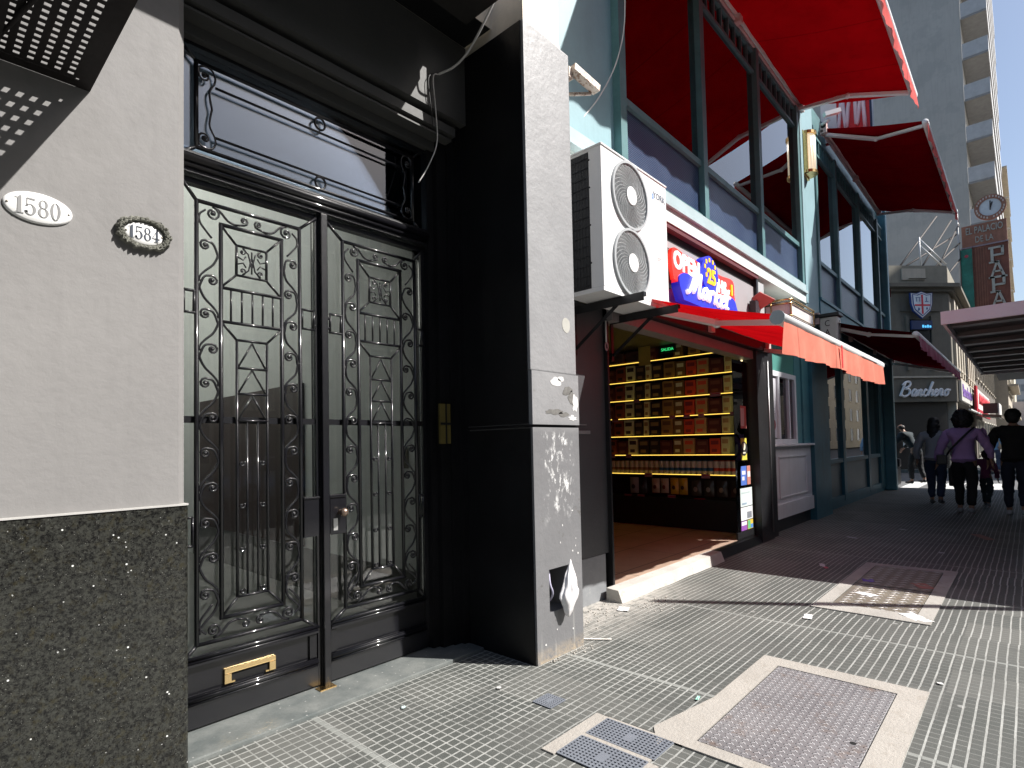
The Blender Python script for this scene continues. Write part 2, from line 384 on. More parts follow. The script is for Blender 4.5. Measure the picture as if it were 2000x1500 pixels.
def struct(o): o['kind'] = 'structure'; return o
def copy_tree(src, parent=None, loc=None):
    c = src.copy(); COL.objects.link(c)
    if parent is not None: c.parent = parent
    if loc is not None: c.location = loc
    for ch in list(src.children): copy_tree(ch, c)
    return c
def boxobj(name, b, mt, parent=None, ch=0.0):
    mb = MB()
    (mb.cbox(*b, c=ch) if ch else mb.box(*b))
    return mb.build(name, mt, parent)
def cr(pts, n=6):   # catmull-rom
    P = [Vector(p) for p in pts]; P = [P[0] * 2 - P[1]] + P + [P[-1] * 2 - P[-2]]; out = []
    for i in range(1, len(P) - 2):
        for k in range(n):
            t = k / n; a, b, c, d = P[i - 1:i + 3]
            out.append(.5 * ((2 * b) + (c - a) * t + (2 * a - 5 * b + 4 * c - d) * t * t + (3 * b - a - 3 * c + d) * t ** 3))
    out.append(P[-2]); return out
DG = None
def text(name, s, org, xd, ud, size, mt, parent=None, depth=.004, align='CENTER', bold=0.0, shear=0.0, sx=1.0, spacing=1.0):
    cu = bpy.data.curves.new(name, 'FONT'); cu.body = s; cu.size = size; cu.align_x = align; cu.align_y = 'CENTER'
    cu.extrude = depth / 2; cu.offset = bold; cu.shear = shear; cu.space_character = spacing; cu.resolution_u = 3
    o = bpy.data.objects.new(name, cu); COL.objects.link(o)
    dg = bpy.context.evaluated_depsgraph_get(); me = bpy.data.meshes.new_from_object(o.evaluated_get(dg))
    bpy.data.objects.remove(o); bpy.data.curves.remove(cu)
    X = Vector(xd).normalized(); U = Vector(ud).normalized(); Z = X.cross(U); O = Vector(org)
    off = Vector(parent.get('_o', (0, 0, 0))) if parent is not None else Vector((0, 0, 0))
    for v in me.vertices:
        c = v.co.copy(); v.co = O + X * c.x * sx + U * c.y + Z * c.z - off
    me.materials.clear(); me.materials.append(mt)
    ob = bpy.data.objects.new(name, me); COL.objects.link(ob)
    if parent is not None: ob.parent = parent; ob['_o'] = tuple(off)
    return ob
# ================================================================ GROUND
def sheet(name, x0, x1, y0, y1, z, mt, thick=None):
    mb = MB()
    if thick: mb.box(x0, x1, y0, y1, z - thick, z)
    else: mb.add([(x0, y0, z), (x1, y0, z), (x1, y1, z), (x0, y1, z)], [(0, 1, 2, 3)])
    return mb.build(name, mt)
ASPH = mat("asphalt", (.055, .055, .057), .85, var=.25, bump=.5, bscale=120)
ASPH2 = mat("worn_pale_asphalt", (.12, .12, .12), .85, var=.2, bump=.5, bscale=90)
struct(sheet("ground", -300, 700, -500, 500, -.16, ASPH))
struct(sheet("pavement", -9, 18.9, -2.3, 3.4, 0, PAVE, .14))
KERB = mat("granite_kerb", (.33, .33, .32), .8, var=.15, bump=.4)
struct(sheet("kerb", -9, 18.9, -2.48, -2.303, .004, KERB, .16))
struct(sheet("side_street", 19.05, 29.3, -30, 60, -.13, ASPH2))
mk = MB()
for i in range(9):
    mk.box(20.2 + .0, 23.4, -3.2 + i * .95, -2.75 + i * .95, -.128, -.124)
struct(mk.build("crosswalk_marking", mat("road_paint", (.62, .62, .60), .7, var=.2, dirt=((.15, .15, .15), 12, .5, .5))))
struct(sheet("far_pavement", 29.6, 160, -2.3, 9, 0, PAVE, .14))
# litter dust by the wall handled in the tile material

# ================================================================ LEFT BUILDING
LB = thing("apartment_building", "grey rendered house front with black granite base, charcoal pillar and black portal", "building", (0, 2.8, 0))
mb = MB()   # wall with chamfered corner beside the doorway
P = [(-28, 2.77), (.838, 2.77), (.868, 2.80), (.868, 3.2), (-28, 3.2)]
mb.prism([(x, y, 1.152) for x, y in P], (0, 0, 3.05))
mb.build("wall", GREYWALL, LB)
mb = MB(); P = [(-8, 2.757), (.862, 2.757), (.874, 2.768), (.874, 3.2), (-8, 3.2)]
mb.prism([(x, y, 0.0) for x, y in P], (0, 0, 1.148))
mb.build("granite_plinth", GRANITE, LB)
mb = MB(); mb.prism([(-8, 2.752, 1.1482), (.868, 2.752, 1.1482), (.876, 2.764, 1.1482), (.876, 3.18, 1.1482), (-8, 3.18, 1.1482)], (0, 0, .007))
mb.build("mortar_line", mat("pale_mortar", (.45, .44, .42), .8, var=.1), LB)
# portal: jamb reveals, architrave, lintel, soffit
mb = MB()
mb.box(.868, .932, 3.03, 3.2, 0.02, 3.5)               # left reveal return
mb.build("left_jamb", JAMB_SHADE, LB)
mb = MB()
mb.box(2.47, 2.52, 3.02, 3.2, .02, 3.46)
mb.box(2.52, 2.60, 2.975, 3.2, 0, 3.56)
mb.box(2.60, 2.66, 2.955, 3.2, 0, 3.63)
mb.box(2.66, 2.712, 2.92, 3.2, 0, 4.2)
mb.build("right_jamb", JAMB_SHADE, LB)
mb = MB()
mb.box(.87, 2.52, 3.00, 3.2, 3.462, 3.52)
mb.box(.87, 2.60, 2.905, 3.2, 3.522, 3.536)
mb.box(.87, 2.60, 2.95, 3.2, 3.537, 3.555)
mb.box(.87, 2.62, 2.885, 3.2, 3.556, 3.615)
mb.box(.87, 2.62, 2.95, 3.2, 3.616, 3.66)
mb.box(.87, 2.71, 2.862, 3.2, 3.661, 4.225)
mb.build("lintel_moulding", mat("dark_lintel_paint", (.075, .075, .072), .6, var=.1), LB)
mb = MB(); mb.box(-28, 2.71, 2.6, 3.2, 4.23, 4.78); mb.build("upper_wall", CREAM, LB)
boxobj("door_soffit", (-8, 2.699, 2.602, 2.861, 4.2262, 4.2295), JAMB_SHADE, LB)
# pillar
mb = MB()
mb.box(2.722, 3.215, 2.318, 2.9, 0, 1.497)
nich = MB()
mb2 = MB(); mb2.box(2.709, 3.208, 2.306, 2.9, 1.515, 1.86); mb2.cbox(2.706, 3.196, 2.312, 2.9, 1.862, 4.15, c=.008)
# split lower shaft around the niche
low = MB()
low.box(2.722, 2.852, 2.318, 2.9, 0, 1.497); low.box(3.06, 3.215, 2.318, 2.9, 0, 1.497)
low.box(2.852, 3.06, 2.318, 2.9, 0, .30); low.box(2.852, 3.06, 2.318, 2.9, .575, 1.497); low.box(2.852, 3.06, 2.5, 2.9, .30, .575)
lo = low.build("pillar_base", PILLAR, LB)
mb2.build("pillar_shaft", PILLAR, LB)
mb = MB(); mb.box(2.7, 3.22, 2.33, 2.9, 1.497, 1.515); mb.build("pillar_joint", JAMB_SHADE, LB)
# thin black sheets paint the shade onto the pillar's inner side
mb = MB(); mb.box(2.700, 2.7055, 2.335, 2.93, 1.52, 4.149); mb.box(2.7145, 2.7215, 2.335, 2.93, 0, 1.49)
mb.build("pillar_shade_sheet", JAMB_SHADE, LB)
mb = MB(); mb.box(2.71, 3.09, 2.316, 2.9, 4.152, 9.5)
mb.build("upper_pilaster", CREAM, LB)
mb = MB(); mb.hexa([(3.09, 2.36, 4.1502), (3.196, 2.36, 4.1502), (3.196, 2.9, 4.1502), (3.09, 2.9, 4.1502)], [(3.09, 2.40, 4.42), (3.12, 2.40, 4.42), (3.12, 2.9, 4.42), (3.09, 2.9, 4.42)])
mb.build("pilaster_shoulder", CREAM, LB)
# torn paper and paint marks on the pillar front
def blob(x, z, rx_, rz, y, mt, nm, seed, n=22, ro=.35):
    pts = []
    for i in range(n):
        a = 2 * math.pi * i / n; k_ = 1 + ro * noise.noise(Vector((math.cos(a) * 1.7 + seed, math.sin(a) * 1.7, seed)))
        pts.append((x + rx_ * k_ * math.cos(a), y, z + rz * k_ * math.sin(a)))
    mb = MB(); mb.prism(pts, (0, -.0012, 0)); return mb.build(nm, mt, LB)
PAPR = mat("torn_white_paper", (.72, .71, .69), .7, var=.08); GLUE = mat("glue_stain", (.15, .145, .135), .8, var=.4, vscale=20)
blob(2.955, 1.802, .055, .028, 2.3055, PAPR, "paper_remnant", 1.3); blob(3.01, 1.823, .035, .016, 2.3055, PAPR, "paper_remnant", 4.1)
blob(3.165, 1.66, .032, .055, 2.3055, PAPR, "paper_remnant", 7.7, 22, .6); blob(3.13, 1.565, .05, .016, 2.3055, PAPR, "paper_remnant", 2.2, 22, .9)
blob(3.09, 2.20, .045, .052, 2.3115, mat("pale_paint_spot", (.42, .41, .37), .7), "paint_spot", 3.1, 22, .08)
for a in ((3.08, 1.745, .05, .03, 5.5), (3.13, 1.70, .04, .045, 6.1), (2.93, 1.60, .09, .018, 8.2), (3.04, 1.585, .05, .016, 9.4)): blob(a[0], a[1], a[2], a[3], 2.3058, GLUE, "glue_stain", a[4], 30, .45)
for i in range(14): blob(random.uniform(2.78, 3.18), random.choice([random.uniform(.62, .95), random.uniform(.06, .3), random.uniform(1.9, 3.9)]), random.uniform(.003, .009), random.uniform(.003, .010), 2.3172 if i < 0 else 2.3172, PAPR, "paint_chip", i * 1.7, 9, .5)
# recess wall to the right of the pillar
mb = MB(); mb.box(3.215, 4.36, 2.842, 3.1, .40, 2.62); mb.build("recess_wall", mat("charcoal_wall_paint", (.065, .066, .07), .5, var=.08, vscale=4, bump=.2, dirt=((.34, .34, .34), 7, .68, .5)), LB)
mb = MB(); mb.box(3.215, 4.30, 2.838, 3.1, 0, .398); mb.build("primer_patch", mat("grey_primer", (.24, .25, .26), .7, var=.12, vscale=6, dirt=((.4, .4, .38), 14, .6, .6)), LB)
mb = MB(); mb.box(3.22, 4.10, 2.83, 2.841, 1.47, 1.50); mb.box(3.22, 4.05, 2.832, 2.841, 1.545, 1.555)
mb.build("wall_batten", mat("grey_batten", (.22, .22, .22), .7), LB)
mb = MB(); mb.box(4.36, 4.385, 2.80, 3.0, 0.0, 2.62); mb.build("door_post", DARKMETAL, LB)
# balcony slab above the doorway
mb = MB(); mb.box(-8, 2.50, 2.03, 2.599, 4.24, 4.40); mb.box(-8, 2.47, 2.09, 2.599, 4.13, 4.238)
mb.build("balcony_slab", mat("dark_soffit_paint", (.022, .02, .018), .6, var=.25), LB)

# yellow plate stands in for a reflection in the polished jamb
t = thing("jamb_reflection", "yellow reflection crossed by dark bars, built as a small plate on the black right door jamb", "reflection", (2.53, 2.95, 1.39))
boxobj("plate", (2.50, 2.592, 2.9545, 2.9735, 1.405, 1.68), mat("reflection_yellow", (.16, .125, .035), .4, var=.3), t)
mb = MB(); mb.box(2.545, 2.556, 2.9495, 2.954, 1.405, 1.68); mb.box(2.50, 2.592, 2.9475, 2.953, 1.535, 1.55); mb.build("reflected_bar", DARKMETAL, t)

# ---------------------------------------------------------------- door step
mb = MB(); mb.cbox(.876, 2.70, 2.775, 3.14, -.02, .022, c=.006)
tag(mb.build("door_step", STEP), "worn grey-green stone step under the iron double door", "step")

# ---------------------------------------------------------------- entrance double door with ironwork
YD = 3.06
DOOR = thing("double_door", "black double door with scrolled wrought-iron grilles and a glazed transom", "door", (1.69, YD, .02))
def leafx(s, x): return x if s < 0 else 2 * 1.685 - x
def spiral(cx, cz, r, sgn, y, turns=1.35, a_end=math.pi / 2, n=12):
    # from centre outwards, ending at angle a_end with radius r. sgn=+1 -> left curl, -1 mirrored
    out = []
    for i in range(n + 1):
        k = i / n; a = a_end + (1 - k) * turns * 2 * math.pi
        rr = r * (.22 + .78 * k)
        out.append((cx + sgn * rr * math.cos(a), y, cz + rr * math.sin(a)))
    return out
def make_leaf(s):
    lf = MB(); X = lambda x: leafx(s, x); yb = YD
    def bx(x0, x1, y0, y1, z0, z1, m_=lf): m_.box(X(x0), X(x1), y0, y1, z0, z1)
    nm = "left_leaf" if s < 0 else "right_leaf"
    # steel leaf: stiles, rails, moulded kick panel
    bx(.905, .936, yb + .0, yb + .05, .03, 2.77); bx(1.646, 1.668, yb - .005, yb + .05, .03, 2.77)
    bx(.9365, 1.6455, yb + .002, yb + .05, 2.742, 2.77); bx(.9365, 1.6455, yb + .002, yb + .05, .335, .362)
    bx(.9365, 1.6455, yb + .018, yb + .04, .03, .335)
    root = lf.build("leaf", BLACKPAINT, DOOR)
    k = MB()
    for z0, z1, d in ((.362, .376, .030), (.345, .3615, .022), (.333, .3445, .034), (.322, .3325, .012), (.180, .187, .012), (.160, .1795, .030), (.145, .1595, .018), (.136, .1445, .028)):
        bx(.94, 1.644, yb + .018 - d, yb + .0178, z0, z1, k)
    bx(.938, 1.645, yb - .004, yb + .0178, .032, .1355, k)
    bx(1.60, 1.644, yb + .004, yb + .0176, .19, .32, k)
    for z, r_ in ((.369, .010), (.349, .008), (.183, .006), (.170, .012), (.150, .007)): k.tube([(X(.942), yb - .008, z), (X(1.642), yb - .008, z)], r_, 10, True, True)
    k.build("kick_panel", BLACKPAINT, root)
    g = MB(); g.box(X(.9362), X(1.6458), yb + .022, yb + .028, .362, 2.742)
    g.build("glass_pane", glass("door_glass", (.97, .98, .96), 1.1, 1.5), root)
    G = MB(); y = yb - .004
    def bar(x0, z0, x1, z1, w_=.011, d=.014, yo=0): G.tube([(X(x0), y + yo - .003, z0), (X(x1), y + yo - .003, z1)], w_ * .70, 8, True, True, d * 1.5 / w_ / 1.4)
    def vr(x, z0, z1, **k2): bar(x, z0, x, z1, **k2)
    def hr(z, x0, x1, **k2): bar(x0, z, x1, z, **k2)
    T = lambda pts, r=.0046, n=6: G.tube([(X(p[0]), y - .004 + (p[1] if len(p) > 2 else 0), p[-1]) for p in pts], [q * 1.4 for q in r] if isinstance(r, list) else r * 1.4, n)
    # outer rectangle + corner ties
    for x in (1.003, 1.547): vr(x, .432, 2.655, w_=.016, d=.018)
    for z in (.432, 2.655): hr(z, .995, 1.555, w_=.014, d=.017)
    for a, b_ in (((1.003, 2.655), (.935, 2.745)), ((1.547, 2.655), (1.65, 2.745)), ((1.003, .432), (.935, .362)), ((1.547, .432), (1.65, .362))):
        bar(*a, *b_, w_=.013, d=.015)
    # inner rectangle
    for x in (1.119, 1.441): vr(x, .54, 2.562, w_=.016, d=.017, yo=-.0005)
    for z in (.54, 2.562): hr(z, 1.11, 1.449, w_=.014, d=.016, yo=-.001)
    # square rosette frame
    for x in (1.198, 1.357): vr(x, 2.313, 2.472, w_=.010); vr(x, .63, 1.967, w_=.011)
    for z in (2.472, 2.313): hr(z, 1.193, 1.362, w_=.009)
    hr(2.232, 1.119, 1.441, w_=.012, yo=-.001); hr(2.055, 1.119, 1.441, w_=.012, yo=-.001); hr(1.967, 1.193, 1.362, w_=.010, yo=-.001)
    for a in ((1.119, 2.562, 1.198, 2.472), (1.441, 2.562, 1.357, 2.472), (1.119, 2.232, 1.198, 2.313), (1.441, 2.232, 1.357, 2.313),
              (1.119, 2.055, 1.198, 1.967), (1.441, 2.055, 1.357, 1.967), (1.119, .54, 1.198, .63), (1.441, .54, 1.357, .63)):
        bar(*a, w_=.009, d=.012)
    for z in (1.82, 1.683, 1.542, .63): hr(z, 1.198, 1.357, w_=.010, d=.013, yo=-.002)
    for zt, zb in ((1.963, 1.82), (1.82, 1.683), (1.683, 1.542)):
        bar(1.2775, zt - .006, 1.203, zb, w_=.007, d=.010); bar(1.2775, zt - .006, 1.352, zb, w_=.007, d=.010)
    for x in (1.25, 1.305): vr(x, .63, 1.542, w_=.008, d=.010)
    # middle flat rail across the whole leaf
    G.box(X(.936), X(1.646), y + .009, y + .017, 1.528, 1.562)
    # beaded balusters
    for i in range(5):
        x = 1.17 + i * .0553; vr(x, 2.055, 2.232, w_=.008, d=.008)
        if i != 2:
            for j in range(9): G.ball((X(x), y - .004, 2.07 + j * .0185), .0056, 6, 4)
    # small curl pairs on the lower bars
    for z in (1.318, 1.097, .871, .655):
        for sg, x in ((1, 1.222), (-1, 1.333)):
            p = spiral(x, z, .017, -sg, 0, 1.0, math.pi / 2 + .9); T([(q[0], q[2]) for q in p], .0036); G.ball((X(x), y - .002, z), .0062, 6, 5)
    # rosette scrolls
    cx, cz = 1.2775, 2.3925
    for sx in (-1, 1):
        for sz in (-1, 1):
            p = spiral(cx + sx * .048, cz + sz * .052, .019, sx, 0, 1.0, math.pi / 2)
            p = [(q[0], cz + sz * .052 + sz * (q[2] - (cz + sz * .052))) for q in p]
            T(p + [(cx + sx * .018, cz + sz * .045), (cx, cz - sz * .03), (cx, cz - sz * .06)], .0032); G.ball((X(cx + sx * .048), y - .002, cz + sz * .052), .006, 6, 5)
            T([(cx + sx * .075, cz + sz * .02), (cx + sx * .045, cz + sz * .008), (cx + sx * .03, cz + sz * .03)], .003)
    G.ball((X(cx), y - .003, cz - .005), .008, 6, 5)
    # running scrolls in the side borders
    def run(xl, xr, flip):
        z = 2.435; i = 0
        while z > .6:
            left = (i % 2 == 0) ^ flip
            wd = xr - xl; sg = 1 if left else -1; ox = xl if left else xr
            cx_ = ox + sg * .033; cz_ = z
            p = [(q[0], q[2]) for q in spiral(cx_, cz_, .026, sg, 0, 1.25, math.pi / 2, 12)]
            path = [p[-1], (ox + sg * .070, cz_ + .015), (ox + sg * (wd - .010), cz_ - .028), (ox + sg * (wd - .008), cz_ - .05), (ox + sg * .070, cz_ - .095), (ox + sg * .030, cz_ - .135), (ox + sg * .008, cz_ - .165), (ox + sg * .007, cz_ - .19)]
            pts = p[:-1] + [(v.x, v.z) for v in cr([(a, 0, b) for a, b in path], 4)]
            L = len(pts); T(pts, [.0046 if k_ < L * .75 else .0046 - .0018 * (k_ - L * .75) / (L * .25) for k_ in range(L)])
            G.ball((X(cx_), y - .003, cz_), .0095, 7, 5)
            z -= .1765; i += 1
    run(1.011, 1.111, False); run(1.449, 1.539, True)
    # border scrolls above and below
    for zc, sz in ((2.608, 1), (.487, -1)):
        for sx in (-1, 1):
            ccx = 1.275 + sx * .195
            F = lambda pts: [(a, zc + sz * (b - zc)) for a, b in pts]
            p = [(q[0], q[2]) for q in spiral(ccx, zc, .036, sx, 0, 1.4, math.pi / 2, 14)]
            tail = [(p[-1][0], p[-1][1]), (ccx - sx * .035, zc + .022), (ccx - sx * .075, zc - .018), (ccx - sx * .115, zc - .030)]
            q2 = [(q[0], q[2]) for q in spiral(1.275 + sx * .038, zc + .003, .023, -sx, 0, 1.2, -math.pi / 2, 10)][::-1]
            T(F(p[:-1]) + [(v.x, v.z) for v in cr([(a, 0, b) for a, b in F(tail)], 4)], .0046)
            T(F(q2), .0042); T(F([(q2[0][0], q2[0][1]), (ccx - sx * .115, zc - .030)]), .0042)
            G.ball((X(ccx), y - .003, zc), .011, 7, 5); G.ball((X(1.275 + sx * .038), y - .003, zc + sz * .003), .008, 7, 5)
            # long tail down the side border from the corner curl
            T([(v.x, v.z) for v in cr([(a, 0, b) for a, b in F([(ccx + sx * .034, zc + .01), (ccx + sx * .062, zc - .02), (ccx + sx * .060, zc - .06), (ccx + sx * .03, zc - .10), (ccx + sx * .004, zc - .13)])], 4)], .004)
    # lantern-shaped link loops to the stiles
    for z in (2.135, ):
        for xa, xb in ((.945, .992), (1.562, 1.632)):
            for x in (xa, xb): vr(x, z - .055, z + .055, w_=.010, d=.014)
            for zz in (z - .055, z + .055): hr(zz, xa - .006, xb + .006, w_=.010, d=.013, yo=-.001)
            for zz in (z - .03, z + .03): G.ball((X(xa - .008 if xa < 1.2 else xb + .010), y, zz), .010, 6, 5); G.ball((X(xb + .008 if xa < 1.2 else xa - .009), y, zz), .010, 6, 5)
    for xa, xb in ((.955, .985),):
        z = .99
        for x in (xa, xb): vr(x, z - .07, z + .07, w_=.010, d=.014)
        for zz in (z - .07, z + .07): hr(zz, xa, xb, w_=.010, d=.013, yo=-.001)
    G.build("iron_grille", BLACKPAINT, root)
    L = MB(); L.cbox(X(1.556), X(1.648), y - .022, y + .02, .885, 1.10, c=.004); L.cbox(X(1.552), X(1.652), y - .028, y + .018, 1.101, 1.112, c=.003)
    lk = L.build("lock_box", BLACKPAINT, root)
    return root
lfL = make_leaf(-1); lfR = make_leaf(1)
lfL['label'] = "left door leaf with brass mail slot"; lfR['label'] = "right door leaf with round knob"
mb = MB(); mb.cbox(1.670, 1.712, YD - .035, YD + .04, .02, 2.778, c=.005); mb.box(1.6625, 1.669, YD - .015, YD + .03, .03, 2.775)
mb.build("meeting_bar", BLACKPAINT, DOOR)
fr = MB()
fr.box(.880, .904, YD - .03, YD + .08, .02, 3.455); fr.box(2.466, 2.4695, YD - .03, YD + .08, .02, 3.455); fr.box(.9045, 2.4655, YD - .02, YD + .08, 3.442, 3.4585)
fr.cbox(.904, 2.466, YD - .050, YD + .06, 2.800, 2.878, c=.010); fr.tube([(.906, YD - .047, 2.846), (2.464, YD - .047, 2.846)], .024, 12); fr.tube([(.906, YD - .040, 2.812), (2.464, YD - .040, 2.812)], .014, 10); fr.box(.904, 2.466, YD - .035, YD + .05, 2.78, 2.7995); fr.box(.904, 2.466, YD - .030, YD + .05, 2.879, 2.892)
fr.build("door_frame", BLACKPAINT, DOOR)
# transom
tg = MB(); y = YD - .004
def tb(a, b_, w_=.012, d=.015): tg.tube([(a[0], y, a[1]), (b_[0], y, b_[1])], w_ * .7, 8, True, True, d / w_)
for x in (1.004, 2.370): tb((x, 2.930), (x, 3.380), .016, .018)
for z in (2.930, 3.380): tb((.996, z), (2.378, z), .014, .016)
for a, b_ in (((1.004, 3.38), (.93, 3.445)), ((2.37, 3.38), (2.445, 3.445)), ((1.004, 2.93), (.93, 2.88)), ((2.37, 2.93), (2.445, 2.88))): tb(a, b_, .013, .014)
for z in (3.012, 3.277): tb((1.097, z), (2.274, z), .009, .012)
for sx, xo in ((1, 1.004), (-1, 2.370)):
    for sz, zo in ((1, 3.38), (-1, 2.93)):
        cx_, cz_ = xo + sx * .040, zo - sz * .062
        p = [(q[0], y, cz_ + sz * (q[2] - cz_)) for q in spiral(cx_, cz_, .026, sx, y, 1.2, -math.pi * .9, 12)]
        tg.tube(p, .0055, 5); tg.ball((cx_, y - .003, cz_), .011, 7, 5)
        tg.tube(cr([p[-1], (xo + sx * .012, y, zo - sz * .03), (xo + sx * .04, y, zo - sz * .012), (xo + sx * .075, y, zo - sz * .018), (xo + sx * .092, y, zo - sz * .05), (xo + sx * .088, y, zo - sz * .085), (xo + sx * .066, y, zo - sz * .13), (xo + sx * .066, y, zo - sz * .17), (xo + sx * .076, y, 3.155)], 5), .0055, 5)
for z in (3.331, 2.972):
    pts = [(1.685 + .033 * math.cos(a * math.pi / 10), y, z + .036 * math.sin(a * math.pi / 10)) for a in range(21)]
    tg.tube(pts, .0065, 6, cap=False)
trn = MB(); trn.box(.9045, 2.4655, YD + .022, YD + .028, 2.892, 3.442)
tp = trn.build("transom_pane", glass("transom_glass", (.62, .70, .80), 2.0, 1.5), DOOR)  # blue tint stands in for sky reflected in the glass
tg.build("transom_grille", BLACKPAINT, DOOR)
# brass mail slot (on the left leaf), knob, escutcheon
mb = MB(); ym = YD + .017
for b_ in ((1.137, 1.402, .247, .272), (1.137, 1.172, .196, .2465), (1.367, 1.402, .196, .2465)): mb.cbox(b_[0], b_[1], ym - .016, ym, b_[2], b_[3], c=.003)
mb.box(1.1725, 1.190, ym - .012, ym, .196, .204); mb.box(1.349, 1.3665, ym - .012, ym, .196, .204)
ms = mb.build("mail_slot", mat("polished_brass", (.85, .62, .30), .22, .9, var=.1), lfL)
boxobj("slot_flap", (1.176, 1.363, ym - .004, ym + .0005, .206, .243), mat("slot_dark", (.004, .004, .004), .9), lfL)
mb = MB(); kx = 1.782
mb.disc((kx, YD - .03, 1.010), (0, -1, 0), .0, .017, .03, 16); mb.ball((kx, YD - .072, 1.010), .026, 12, 9, (1, .85, 1))
mb.build("knob", mat("aged_bronze", (.30, .22, .17), .3, .8, var=.2), lfR)
mb = MB(); mb.box(1.738, 1.765, YD - .0275, YD - .0262, .905, .975)
mb.build("escutcheon", mat("nickel_plate", (.7, .7, .68), .3, .7), lfR)
boxobj("floor_bolt_plate", (1.62, 1.72, 2.985, 3.045, .0222, .028), BRASS, DOOR)

# lobby behind the glass; tall open-topped walls shaped to bounce sun inside
LOB = thing("entrance_lobby", "pale lobby room seen through the iron door", "room", (1.6, 5, 0))
LW = mat("lobby_cream_wall", (.70, .72, .70), .5, var=.05)
mb = MB(); mb.box(2.73, 2.83, 3.21, 4.6, 0, 3.7); mb.box(2.73, 2.83, 4.6, 9.6, 0, 5.6); mb.box(.52, .62, 3.21, 9.6, 0, 8); mb.box(-1.5, 5, 9.6, 9.7, 0, 8)
mb.build("lobby_wall", LW, LOB)
boxobj("lobby_ceiling", (.621, 2.83, 3.21, 4.6, 3.7, 3.8), LW, LOB)
boxobj("lobby_floor", (.3, 2.9, 3.15, 12, -.05, .018), mat("lobby_floor_stone", (.30, .30, .27), .3, var=.2), LOB)
boxobj("lobby_skirting", (2.716, 2.7295, 3.21, 8.4, .018, .42), mat("dark_skirting", (.08, .08, .075), .4), LOB)
boxobj("inner_doorway", (2.700, 2.7295, 5.3, 8.1, .43, 2.05), mat("dark_wood_door", (.035, .015, .012), .4), LOB)
boxobj("light_switch", (2.722, 2.7295, 3.62, 3.70, 1.22, 1.38), mat("switch_plate", (.12, .11, .07), .4), LOB)
pp = MB(); pp.tube(cr([(1.05, 6.6, .3), (1.1, 6.55, 1.0), (1.0, 6.6, 1.6)], 5), .02)
pt = thing("potted_plant", "dark leafy pot plant inside the lobby behind the left door leaf", "plant", (1.05, 6.6, 0))
pp.build("stem", mat("stem_green", (.05, .09, .03), .6), pt)
lv = MB()
for i in range(60):
    a = random.uniform(0, 6.28); z = random.uniform(.7, 2.0); L_ = random.uniform(.15, .32); c = Vector((1.05, 6.6, z)); d = Vector((math.cos(a), math.sin(a), random.uniform(-.3, .6))).normalized(); sd = d.cross(Vector((0, 0, 1))).normalized() * .035
    lv.add([c, c + d * L_ * .5 + sd, c + d * L_ - Vector((0, 0, .05)), c + d * L_ * .5 - sd], [(0, 1, 2, 3)])
lv.build("leaves", mat("leaf_green", (.05, .11, .05), .5), pt)
mb = MB(); mb.disc((1.05, 6.6, .02), (0, 0, 1), 0, .16, .32, 16); mb.build("pot", mat("terracotta", (.3, .12, .06), .7), pt)

# ---------------------------------------------------------------- number plates
ENAMEL = mat("white_enamel_plate", (.85, .85, .84), .18, var=.02, spec=.6)
def glyph(mb, ch, x, z, s, y):
    # Didone style digits, height s, returns advance
    def poly(pts): mb.prism([(x + p[0] * s, y, z + p[1] * s) for p in pts], (0, -.0012, 0))
    def ring(cx, cz, rx_, rz, tx, tz, a0=0, a1=360, n=22):
        for i in range(n):
            a = R(a0 + (a1 - a0) * i / n); b = R(a0 + (a1 - a0) * (i + 1) / n)
            poly([(cx + rx_ * math.cos(a), cz + rz * math.sin(a)), (cx + rx_ * math.cos(b), cz + rz * math.sin(b)), (cx + (rx_ - tx) * math.cos(b), cz + (rz - tz) * math.sin(b)), (cx + (rx_ - tx) * math.cos(a), cz + (rz - tz) * math.sin(a))])
    if ch == '1': poly([(.12, .04), (.30, .04), (.30, 1), (.22, 1), (.12, .86)]); poly([(.02, 0), (.40, 0), (.40, .035), (.02, .035)]); poly([(0, .84), (.115, .87), (.115, .9), (0, .87)]); return .46
    if ch == '5':
        poly([(.06, .965), (.45, .965), (.42, .86), (.06, .90)]); poly([(.06, .50), (.10, .50), (.10, .9), (.06, .9)])
        ring(.22, .30, .27, .32, .14, .03, -160, 145); mb.disc((x + .06 * s, y, z + .16 * s), (0, -1, 0), 0, .07 * s, .0012, 10); return .56
    if ch == '8': ring(.25, .74, .21, .26, .11, .03); ring(.25, .26, .25, .28, .13, .03); return .57
    if ch == '0': ring(.24, .5, .24, .52, .13, .03); return .54
    if ch == '4': poly([(.26, .04), (.40, .04), (.40, 1), (.35, 1), (.26, .86)]); poly([(0, .24), (.54, .24), (.54, .29), (0, .29)]); poly([(0, .295), (.05, .295), (.38, .98), (.35, 1.0)]); poly([(.16, 0), (.50, 0), (.50, .035), (.16, .035)]); return .56
